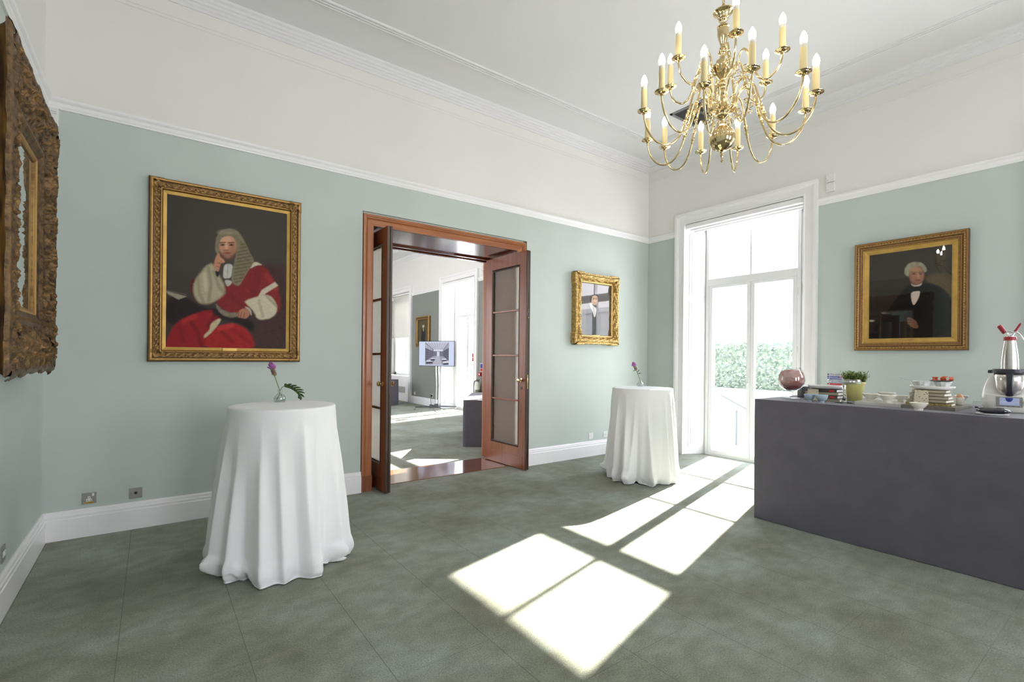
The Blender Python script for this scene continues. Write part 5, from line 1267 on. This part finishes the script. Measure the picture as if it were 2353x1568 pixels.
pou.location = (4.47, 0.705, TT+0.010); pou.rotation_euler = (0,0,0.45); zmin = min(v[2] for v in mb.v); pou.location.z = TT+0.0085-zmin; tag(pou, 'glossy black pouch lying on the white saucer', 'pouch')

# thermal mixer
t = thing('food_mixer', (4.905, 0.690, TT), 'white countertop cooking mixer with steel jug and small screen', 'food mixer', rz=-1.431); t.scale = (0.74, 0.80, 1)
Mmix = mat('white_appliance_plastic', rgb(232, 232, 228), 0.25, coat=0.3); Mdk = mat('charcoal_plastic', rgb(46, 48, 56), 0.35)
sec = [(0.000,0.150,-0.125,0.125),(0.006,0.168,-0.135,0.135),(0.04,0.186,-0.142,0.145),(0.09,0.194,-0.140,0.148),(0.118,0.194,-0.134,0.148),(0.135,0.192,-0.075,0.148),(0.17,0.184,-0.025,0.145),(0.21,0.166,0.005,0.14),(0.245,0.144,0.030,0.135),(0.268,0.118,0.045,0.122),(0.28,0.084,0.06,0.11)]
rows = []
for z, hw_, yf, yb in sec:
    row = []; 
    for k in range(56):
        a = 2*PI*k/56; c_, s_ = math.cos(a), math.sin(a); e = 0.62
        row.append((math.copysign(abs(c_)**e, c_)*hw_, (yf+yb)/2+math.copysign(abs(s_)**e, s_)*(yb-yf)/2, z))
    rows.append(row)
mb = MB(); mb.grid(rows, closed_u=True); mb.poly(list(reversed(rows[0]))); mb.poly(rows[-1]); mb.build('base_unit', Mmix, t, smooth=True, angle=60)
BC = (0, -0.066)
mb = MB(); mb.lathe([(0.003,0.118),(0.060,0.118),(0.078,0.132),(0.092,0.165),(0.102,0.22),(0.109,0.276),(0.105,0.276),(0.098,0.22),(0.003,0.2)], (BC[0],BC[1],0), 56, caps=False); jug = mb.build('steel_jug', M['steel'], t, smooth=True, angle=180)
mb = MB(); mb.lathe([(0.112,0.128),(0.117,0.128),(0.118,0.132),(0.112,0.134)], (0,-0.045,0), 56, caps=False); 
for i in range(len(mb.v)): mb.v[i] = (mb.v[i][0]*0.86, mb.v[i][1], mb.v[i][2])
mb = MB(); mb.lathe([(0.104,0.274),(0.121,0.274),(0.123,0.280),(0.123,0.292),(0.118,0.296),(0.118,0.303),(0.06,0.305),(0.06,0.296),(0.104,0.292)], (BC[0],BC[1],0), 56, caps=False)
mb.box((-0.150,-0.075,0.272),(-0.108,-0.030,0.296), bv=0.010); mb.box((0.108,-0.075,0.272),(0.150,-0.030,0.296), bv=0.010); mb.build('lid_ring', Mdk, t, smooth=True, angle=50)
mb = MB(); rows = []
for z, hw_, y0 in [(0.296,0.022,-0.150),(0.286,0.026,-0.176),(0.268,0.027,-0.188),(0.24,0.024,-0.190),(0.20,0.021,-0.184),(0.165,0.022,-0.176),(0.14,0.026,-0.165),(0.122,0.028,-0.150),(0.114,0.024,-0.135)]:
    rows.append([(-hw_,y0+0.018,z),(-hw_*0.7,y0,z),(hw_*0.7,y0,z),(hw_,y0+0.018,z),(hw_*0.9,y0+0.032,z),(-hw_*0.9,y0+0.032,z)])
mb.grid(rows, closed_u=True); mb.poly(rows[0]); mb.poly(list(reversed(rows[-1]))); mb.build('jug_handle', Mdk, jug, smooth=True, angle=40)
mb = MB(); mb.box((-0.088,-0.146,0.040),(0.088,-0.130,0.112), bv=0.008); pn = mb.build('display_bezel', mat('grey_bezel', rgb(150,148,144), 0.35), t)
mb = MB(); mb.box((-0.066,-0.1475,0.052),(0.066,-0.1462,0.104)); sc_ = mb.build('screen', mat('pale_violet_screen', rgb(150,158,188), 0.2, emis=rgb(150,158,188), estr=0.12), pn)
mb = MB(); mb.poly([(-0.014+0.026*math.cos(a)+0.012, -0.1479, 0.104+0.028*math.sin(a)*1.0) for a in [PI+PI*i/16 for i in range(17)]]); mb.build('screen_graphic', M['blue'], sc_)
mb = MB()
for x, w_ in ((-0.058,0.012),(-0.042,0.008),(-0.030,0.010),(0.040,0.006),(0.052,0.005)): mb.box((x,-0.1479,0.074),(x+w_,-0.1482,0.077))
mb.split('screen_text', M['white_pl'], sc_)
mb = MB()
for x in (-0.05,-0.015,0.02,0.055): mb.box((x,-0.1465,0.0445),(x+0.009,-0.147,0.0475))
mb.split('button_mark', M['black'], pn)
mb = MB(); mb.box((-0.024,-0.1405,0.1235),(0.024,-0.139,0.1262)); mb.build('badge', M['plate_steel'], t)
mb = MB(); mb.lathe([(0.022,-0.132),(0.022,-0.150),(0.018,-0.154),(0.002,-0.154)], (0.125,0,0.075), 28, axis='Y'); mb.build('selector_knob', M['chrome'], t, smooth=True)

t = thing('cream_whipper', (4.905-0.990*0.053, 0.690-0.139*0.053, TT+0.2005), 'steel cream whipper with red collar standing in the mixer jug', 'cream whipper', rz=-1.431); t.scale = (0.80, 0.80, 1)
mb = MB(); mb.lathe([(0.003,0.0),(0.052,0.0),(0.056,0.004),(0.058,0.09),(0.0585,0.13),(0.0565,0.17),(0.052,0.21),(0.046,0.25),(0.040,0.285),(0.037,0.30),(0.037,0.306),(0.003,0.306)], (0,0,0), 44, caps=False); mb.build('flask', M['steel'], t, smooth=True, angle=50)
mb = MB(); mb.lathe([(0.036,0.304),(0.041,0.304),(0.042,0.308),(0.042,0.326),(0.040,0.329),(0.03,0.331),(0.003,0.331)], (0,0,0), 40, caps=False); mb.build('red_collar', M['crimson'], t, smooth=True, angle=50)
hd = None
mb = MB(); mb.lathe([(0.034,0.330),(0.034,0.334),(0.016,0.340),(0.012,0.348),(0.003,0.349)], (0,0,0), 32, caps=False)
mb.tube([(-0.010,0,0.338),(-0.034,0,0.360)], 0.012, 16); mb.tube([(0.010,0,0.340),(0.026,0,0.362)], 0.009, 14); mb.build('valve_head', M['chrome'], t, smooth=True, angle=50)
mb = MB(); mb.tube([(-0.030,0,0.356),(-0.036,0,0.363),(-0.068,0,0.408),(-0.070,0,0.411)], [0.011,0.0165,0.0165,0.014], 20); mb.build('charger_holder', M['crimson'], t, smooth=True, angle=50)
mb = MB(); mb.tube([(0.022,0,0.357),(0.030,0,0.366),(0.062,0,0.418)], [0.008,0.009,0.008], 14); mb.tube([(0.058,0.0,0.412),(0.066,0,0.426)], 0.004, 8); mb.build('decorator_nozzle', M['crimson'], t, smooth=True, angle=50)
mb = MB(); mb.tube(spline([(-0.022,-0.012,0.362),(-0.006,-0.014,0.368),(0.018,-0.012,0.362),(0.040,-0.006,0.360),(0.060,0,0.345),(0.078,0.004,0.318),(0.088,0.006,0.300)], 5), [0.005]*31, 8); mb.build('lever', M['chrome'], t, smooth=True, angle=180)

# fire action notice
t = thing('wall_notice', (XR, 2.331, 1.166), 'blue and red fire action notice on the wall behind the buffet', 'sign', rz=-PI/2)
mb = MB(); mb.box((-0.081, 0, -0.105), (0.081, -0.003, 0.105), bv=0.001); mb.split('board', mat('silver_sign_board', rgb(188,190,196), 0.4), t)
MX = lambda x, z: Matrix.Translation((x, -0.0034, z)) @ Matrix.Rotation(PI/2, 4, 'X')
text('heading', 'Fire action', 0.024, MX(-0.042, 0.080), mat('sign_dark_text', rgb(56,60,90), 0.5), t)
mb = MB()
for k, z in enumerate((0.086, 0.058, 0.032, 0.006)): mb.lathe([(0.0095, -0.003), (0.0095, -0.0036), (0.0, -0.0036)], (-0.068, 0, z), 18, axis='Y')
mb.poly([(-0.052,-0.0034,0.048),(0.048,-0.0034,0.048),(0.054,-0.0034,0.058),(0.048,-0.0034,0.068),(-0.052,-0.0034,0.068)]); mb.box((-0.052,-0.003,0.022),(0.072,-0.0036,0.042)); mb.box((-0.052,-0.003,-0.004),(0.072,-0.0036,0.016)); mb.split('blue_panel', M['blue'], t)
text('numeral', '1', 0.012, MX(-0.071, 0.082), M['white_pl'], t); text('instruction', 'Sound the alarm', 0.0125, MX(-0.048, 0.0535), M['white_pl'], t)
mb = MB(); mb.box((-0.052,-0.003,-0.034),(0.078,-0.0036,-0.012)); mb.box((-0.052,-0.003,-0.068),(0.078,-0.0036,-0.038)); mb.lathe([(0.0085,-0.003),(0.0085,-0.0036),(0.0,-0.0036)], (0.064,0,0.058), 14, axis='Y'); mb.lathe([(0.0085,-0.003),(0.0085,-0.0036),(0.0,-0.0036)], (-0.068,0,-0.023), 14, axis='Y'); mb.split('red_panel', M['red'], t)

# ------------------------------------------------------------------ far room
t = thing('display_screen', (6.06, 11.56, 0), 'flat screen on a wheeled stand showing a grey photograph of a library', 'television', rz=math.radians(-62))
TWd, THt, TZ = 1.13, 0.665, 1.487
mb = MB(); mb.box((-TWd/2, -0.02, TZ-THt/2), (TWd/2, 0.03, TZ+THt/2), bv=0.006); mb.build('screen_housing', M['black'], t)
p = Paint(TWd-0.03, THt-0.03, 200, 120, [(0,0),(240,0),(240,163),(0,163)], (196, 208, 232))
IX0, IX1, IY0, IY1 = 44, 204, 5, 157
p.poly([(IX0,IY0),(IX1,IY0),(IX1,IY1),(IX0,IY1)], (112,112,132), 1, 0, smooth=False)
vx, vy = 132, 92
p.poly([(IX0,IY0),(IX1,IY0),(168,52),(98,52)], (196,196,210), 1, 0.05, smooth=False)
for k in range(9): x = IX0+k*20; p.line([(x,IY0),(98+k*8.75,52)], 1.4, (110,110,130), 0.8, 1)
for y, a, b in ((14,52,195),(24,66,186),(34,79,181),(43,89,174)): p.line([(a,y),(b,y)], 1.6, (120,120,140), 0.8, 1)
p.poly([(98,52),(168,52),(166,66),(100,66)], (150,150,168), 1, 0, smooth=False)
for x in range(102,166,12): p.poly([(x,54),(x+9,54),(x+9,64),(x,64)], (226,228,240), 1, 0, smooth=False)
p.poly([(IX0,12),(98,54),(98,100),(IX0,132)], (84,84,102), 1, 0.1, smooth=False); p.poly([(IX1,12),(168,54),(168,98),(IX1,128)], (74,74,92), 1, 0.1, smooth=False)
p.poly([(IX0,12),(98,54),(98,66),(IX0,42)], (178,178,194), 1, 0, smooth=False); p.poly([(IX1,12),(168,54),(168,66),(IX1,42)], (168,168,186), 1, 0, smooth=False)
for k in range(7):
    u = k/6; x = IX0+54*(1-(1-u)**1.6); yt = 12+42*(x-IX0)/54; yb = 132-32*(x-IX0)/54; p.line([(x,yt),(x,yb)], 1.6, (34,34,48), 0.9, 1)
    x = IX1-36*(1-(1-u)**1.6); yt = 12+42*(IX1-x)/36; yb = 128-30*(IX1-x)/36; p.line([(x,yt),(x,yb)], 1.4, (30,30,44), 0.9, 1)
for f_ in (0.42,0.56,0.70,0.84): p.line([(IX0,12+120*f_),(98,54+46*f_)], 1.0, (150,150,168), 0.6, 1); p.line([(IX1,12+116*f_),(168,54+44*f_)], 1.0, (140,140,158), 0.6, 1)
p.poly([(100,66),(166,66),(166,98),(100,98)], (98,98,116), 1, 0.1, smooth=False); p.poly([(124,68),(142,68),(142,98),(124,98)], (206,206,220), 1, 0, smooth=False)
p.poly([(IX0,132),(98,98),(168,98),(IX1,128),(IX1,IY1),(IX0,IY1)], (140,140,156), 1, 0.05, smooth=False)
p.poly([(118,98),(142,98),(160,IY1),(96,IY1)], (168,168,182), 1, 0, smooth=False)
for q in ([(56,128),(90,126),(94,136),(50,138)],[(84,112),(108,110),(110,117),(82,119)],[(158,116),(186,114),(192,122),(160,124)],[(164,134),(202,130),(204,142),(168,146)]):
    p.poly(q, (208,208,222), 1, 0, smooth=False); (a,b),(c_,d) = q[3], q[2]; p.poly([(a,b),(c_,d),(c_,d+12),(a,b+12)], (40,40,54), 1, 0, smooth=False)
p.build('screen_image', t, rough=0.3, emis=0.33, y=-0.0215, weave=False).location = (0,0,TZ)
mb = MB()
for x in (-0.045, 0.045): mb.tube([(x,0.05,0.08),(x,0.05,TZ)], 0.016, 12)
mb.box((-0.2,0.03,TZ-0.2),(0.2,0.05,TZ+0.2)); mb.build('stand_pole', M['chrome'], t, smooth=True)
mb = MB(); mb.box((-0.06,0.0,0.06),(0.06,0.1,0.16), bv=0.004)
for a, b in ((-0.42,-0.36),(0.42,-0.36),(-0.42,0.32),(0.42,0.32)): mb.tube([(0,0.04,0.095),(a,b,0.085)], 0.017, 8)
mb.build('stand_base', mat('dark_metal_stand', rgb(84,84,90), 0.4, 0.4), t)
for a, b in ((-0.42,-0.36),(0.42,-0.36),(-0.42,0.32),(0.42,0.32)):
    mb = MB(); mb.lathe([(0.032,-0.014),(0.036,-0.010),(0.036,0.010),(0.032,0.014)], (0,0,0), 18, axis='X'); mb.xf(Matrix.Translation((a,b,0.036))); mb.box((a-0.02,b-0.01,0.04),(a+0.02,b+0.01,0.085)); mb.build('castor', M['chrome'], t)
mb = MB(); mb.tube(spline([(XR-0.03,12.40,0.29),(XR-0.06,12.38,0.2),(6.30,12.30,0.02),(6.2,12.0,0.012),(6.12,11.8,0.012)], 6), 0.006, 6); mb.box((XR-0.05,12.37,0.28),(XR-0.010,12.43,0.33)); o = mb.build('power_cable', M['black'], None, smooth=True); tag(o, 'black power cable from the far socket to the screen stand', 'cable')

def plain_table(x0, x1, y0, y1, H, label, clabel, wav, seed, at=None):
    t = thing('trestle_table', ((x0+x1)/2, (y0+y1)/2, 0), label, 'table')
    a, b = (x1-x0)/2-0.02, (y1-y0)/2-0.02
    mb = MB(); mb.box((-a,-b,H-0.04),(a,b,H-0.008)); mb.build('tabletop', M['white_pl'], t)
    for sx_ in (-1,1):
        for sy_ in (-1,1): mb = MB(); mb.tube([(sx_*(a-.1),sy_*(b-.1),0),(sx_*(a-.1),sy_*(b-.1),H-0.04)], 0.016, 8); mb.build('leg', M['plate_steel'], t)
    o = cloth_box('tablecloth', x0, x1, y0, y1, H, clabel, wav=wav, seed=seed, flare=0.02, step=0.04)
    if at:
        for q in (t, o): q.location = (at[0]+0.8045*x1/2+0.594*y1/2, at[1]-0.594*x1/2+0.8045*y1/2, 0); q.rotation_euler = (0, 0, -0.6359)
    return o
plain_table(0, 0.85, 0, 1.65, 0.735, 'table hidden by the grey cloth just beyond the double doors', 'grey cloth on the table just beyond the right-hand door leaf', 0.02, 5, (3.94, 6.62))
plain_table(4.35, 5.75, 13.3, 14.0, 0.74, 'table hidden by the grey cloth at the far left of the next room', 'grey cloth on the distant table glimpsed beside the left door leaf', 0.03, 8)

t = thing('fire_extinguisher', (6.27, 9.87, 0.38), 'pale fire extinguisher with black hose on the far room wall', 'fire extinguisher')
mb = MB(); mb.lathe([(0.003,0),(0.052,0.0),(0.058,0.012),(0.058,0.37),(0.045,0.41),(0.022,0.43),(0.022,0.45),(0.003,0.45)], (0,0,0), 24, caps=False); mb.build('cylinder', mat('cream_extinguisher', rgb(216,214,200), 0.3), t, smooth=True, angle=50)
mb = MB(); mb.box((-0.015,-0.05,0.45),(0.015,0.03,0.475)); mb.box((-0.012,-0.09,0.485),(0.012,0.03,0.495)); mb.build('valve_handle', M['black'], t)
mb = MB(); mb.tube(spline([(0,0.03,0.46),(-0.02,0.10,0.44),(-0.03,0.13,0.3),(-0.02,0.11,0.12),(0,0.085,0.08)], 6), 0.010, 8); mb.build('hose', M['black'], t, smooth=True)
mb = MB(); mb.lathe([(0.0588,0.13),(0.0588,0.25)], (0,0,0), 24, caps=False); mb.build('label_band', mat('extinguisher_label', rgb(120,118,96), 0.5), t)
mb = MB(); mb.box((0.058,-0.05,0.05),(0.108,0.05,0.32)); mb.build('wall_bracket', M['plate_steel'], t)
t = thing('wall_notice', (XR, 9.83, 1.16), 'blue over red notice on the far room wall above the call point', 'sign', rz=-PI/2)
mb = MB(); mb.box((-0.09,0,-0.1),(0.09,-0.004,0.1)); mb.split('board', M['white_pl'], t)
mb = MB(); mb.box((-0.08,-0.004,-0.02),(0.08,-0.005,0.085)); mb.split('blue_panel', M['blue'], t)
mb = MB(); mb.box((-0.08,-0.004,-0.09),(0.08,-0.005,-0.028)); mb.split('red_panel', M['red'], t)
t = thing('alarm_call_point', (XR, 9.90, 0.995), 'small red fire alarm call point on the far room wall', 'alarm', rz=-PI/2)
mb = MB(); mb.box((-0.045,0,-0.045),(0.045,-0.045,0.045), bv=0.005); mb.build('housing', M['red'], t)
mb = MB(); mb.box((-0.022,-0.045,-0.022),(0.022,-0.047,0.022)); mb.build('press_glass', M['white_pl'], t)
t = thing('door_sticker', (6.684, 10.72, 1.40), 'red and white sticker on the glass of the far room door', 'sticker', rz=-PI/2)
mb = MB(); mb.box((-0.075,0,0.01),(0.075,-0.001,0.10)); mb.box((-0.075,0,-0.10),(0.075,-0.001,-0.01)); mb.split('red_field', M['red'], t)
mb = MB(); mb.box((-0.05,-0.001,0.05),(0.05,-0.0015,0.058)); mb.box((-0.05,-0.001,-0.045),(0.05,-0.0015,-0.038)); mb.box((-0.075,0,-0.01),(0.075,-0.001,0.01)); mb.split('white_line', M['white_pl'], t)
t = thing('radiator_grille', (XR-0.016, 14.45, 0.36), 'white slatted grille low on the far room window wall', 'grille', rz=-PI/2)
mb = MB(); mb.box((-0.3,0,-0.12),(0.3,-0.01,0.12)); mb.build('grille_frame', M['gloss'], t)
mb = MB()
for k in range(9): mb.box((-0.27,-0.010,-0.095+k*0.022),(0.27,-0.014,-0.083+k*0.022))
mb.build('slat', M['plate_steel'], t)

# ------------------------------------------------------------------ outside
Mpave = mat('pale_paving', (0.62, 0.61, 0.58, 1), 0.9, noise_amt=0.05, nscale=2)
Mrender = mat('white_render', (0.82, 0.82, 0.81, 1), 0.9)
mb = MB(); mb.box((XO, -14, -0.12), (34, 30, -0.04)); struct(mb, 'terrace_ground', Mpave)
mb = MB(); mb.box((9.9, -9, -0.05), (10.25, 26, 0.72)); mb.box((9.86, -9, 0.72), (10.29, 26, 0.78)); o = mb.build('garden_wall', Mrender, None); tag(o, kind='structure')
t = thing('hedge', (11.1, 8, 0), 'clipped green hedge behind the low garden wall outside', 'hedge')
Mhedge = mat('hazed_hedge_leaf', rgb(132, 144, 126), 0.6, col2=rgb(84, 98, 92), nscale=14)  # leaf green paled and greyed to imitate backlit haze and glare
rnd = random.Random(12); mb = MB(); mb.box((-0.50,-16,0.0),(0.55,17,1.80)); mb.build('inner_growth', Mhedge, t)
mb = MB()
for i in range(16000):
    top = rnd.random() < 0.25
    y = rnd.uniform(-6, 4) if rnd.random() < 0.7 else rnd.uniform(-16, 17)
    if top: c_ = Vector((rnd.uniform(-0.55,0.55), y, 1.80+rnd.uniform(0,0.1)))
    else: c_ = Vector((-0.52-rnd.uniform(0,0.08), y, rnd.uniform(0.6,1.86)))
    d = Vector((rnd.uniform(-1,0.3), rnd.uniform(-1,1), rnd.uniform(-1,1))).normalized(); s_ = d.orthogonal().normalized()*0.020; d *= 0.055
    mb.poly([tuple(c_-d*0.5), tuple(c_+s_), tuple(c_+d*0.5), tuple(c_-s_)])
mb.build('leaf_surface', Mhedge, t)['kind'] = 'stuff'
t = thing('garden_building', (15.0, 6, 0), 'pale rendered building across the garden seen through the glazed door', 'building')
mb = MB(); mb.box((0,-16,-0.1),(4,22,3.3)); mb.build('wall', Mrender, t)
mb = MB(); mb.box((-0.15,-16.2,3.3),(4.2,22.2,3.48)); mb.build('coping', Mrender, t)
Mrail = mat('dark_grey_handrail', rgb(70, 74, 78), 0.6)
t = thing('step_handrail', (8.0, 4.4, -0.04), 'thin metal handrail on the steps outside the glazed door', 'handrail')
mb = MB(); mb.tube([(0,0,0),(0,0,0.60)], 0.016, 10); mb.tube([(0,-1.05,-0.0),(0,-1.05,0.25)], 0.016, 10); mb.split('post', Mrail, t, smooth=True)
mb = MB(); mb.tube([(0,0.35,0.86),(0,-1.1,-0.14+0.36)], 0.018, 10); mb.build('rail', Mrail, t, smooth=True)

# ------------------------------------------------------------------ light
w = bpy.data.worlds.new('sky'); S.world = w; w.use_nodes = True; N = w.node_tree.nodes; L = w.node_tree.links
bg = N['Background']; tc = N.new('ShaderNodeTexCoord'); sep = N.new('ShaderNodeSeparateXYZ'); L.new(tc.outputs['Generated'], sep.inputs[0])
r = N.new('ShaderNodeValToRGB'); e = r.color_ramp.elements; e[0].position = 0.0; e[0].color = (1.0, 0.97, 0.99, 1); e[1].position = 0.9; e[1].color = (0.72, 0.80, 1.0, 1)
L.new(sep.outputs[2], r.inputs['Fac']); L.new(r.outputs['Color'], bg.inputs['Color']); bg.inputs['Strength'].default_value = 4.0
sl = bpy.data.lights.new('sun', 'SUN'); sl.energy = 16.0; sl.angle = math.radians(0.6); sl.color = (1.0, 0.96, 0.90)
so = bpy.data.objects.new('sun', sl); C.objects.link(so); so.rotation_euler = Vector((1.59, 0.411, 1.0)).to_track_quat('Z', 'Y').to_euler()
def portal(loc, sx_, sy_, direction):
    l = bpy.data.lights.new('window_portal', 'AREA'); l.shape = 'RECTANGLE'; l.size = sx_; l.size_y = sy_; l.cycles.is_portal = True
    o = bpy.data.objects.new('window_portal', l); C.objects.link(o); o.location = loc; o.rotation_euler = Vector(direction).to_track_quat('-Z', 'Z').to_euler()
for c in WINS: portal((7.0, c, 1.75), 1.7, 3.5, (-1, 0, 0))
for a, b in RW: portal(((a+b)/2, YF-0.35, 1.95), b-a, 2.75, (0, 1, 0))
for a, b in FILL_WINS: portal((XF-0.28, (a+b)/2, 2.0), b-a, 2.85, (1, 0, 0))

# ------------------------------------------------------------------ camera
f, yaw, pitch, roll, cy = 1121.767, 0.635880, -0.000472, 0.0098036, 821.149
fw = Vector((math.sin(yaw)*math.cos(pitch), math.cos(yaw)*math.cos(pitch), math.sin(pitch)))
r_ = Vector((math.cos(yaw), -math.sin(yaw), 0)); u_ = r_.cross(fw)
r2 = r_*math.cos(roll)+u_*math.sin(roll); u2 = -r_*math.sin(roll)+u_*math.cos(roll)
cd = bpy.data.cameras.new('camera'); cam = bpy.data.objects.new('camera', cd); C.objects.link(cam)
cd.sensor_width = 36; cd.lens = f*36/2353; cd.shift_y = (cy-784)/2353; cd.clip_start = 0.05; cd.clip_end = 200
cam.matrix_world = Matrix(((r2.x, u2.x, -fw.x, 0), (r2.y, u2.y, -fw.y, 0), (r2.z, u2.z, -fw.z, 1.42), (0, 0, 0, 1)))
S.camera = cam
S.view_settings.view_transform = 'Standard'; S.view_settings.look = 'None'; S.view_settings.gamma = 1.0; S.view_settings.use_curve_mapping = False
S.view_settings.exposure = 1.66
S.cycles.use_adaptive_sampling = True; S.cycles.adaptive_threshold = 0.02
S.cycles.max_bounces = 10; S.cycles.diffuse_bounces = 5; S.cycles.glossy_bounces = 4; S.cycles.transmission_bounces = 6; S.cycles.transparent_max_bounces = 16
S.cycles.sample_clamp_indirect = 12.0; S.cycles.caustics_reflective = False; S.cycles.caustics_refractive = False
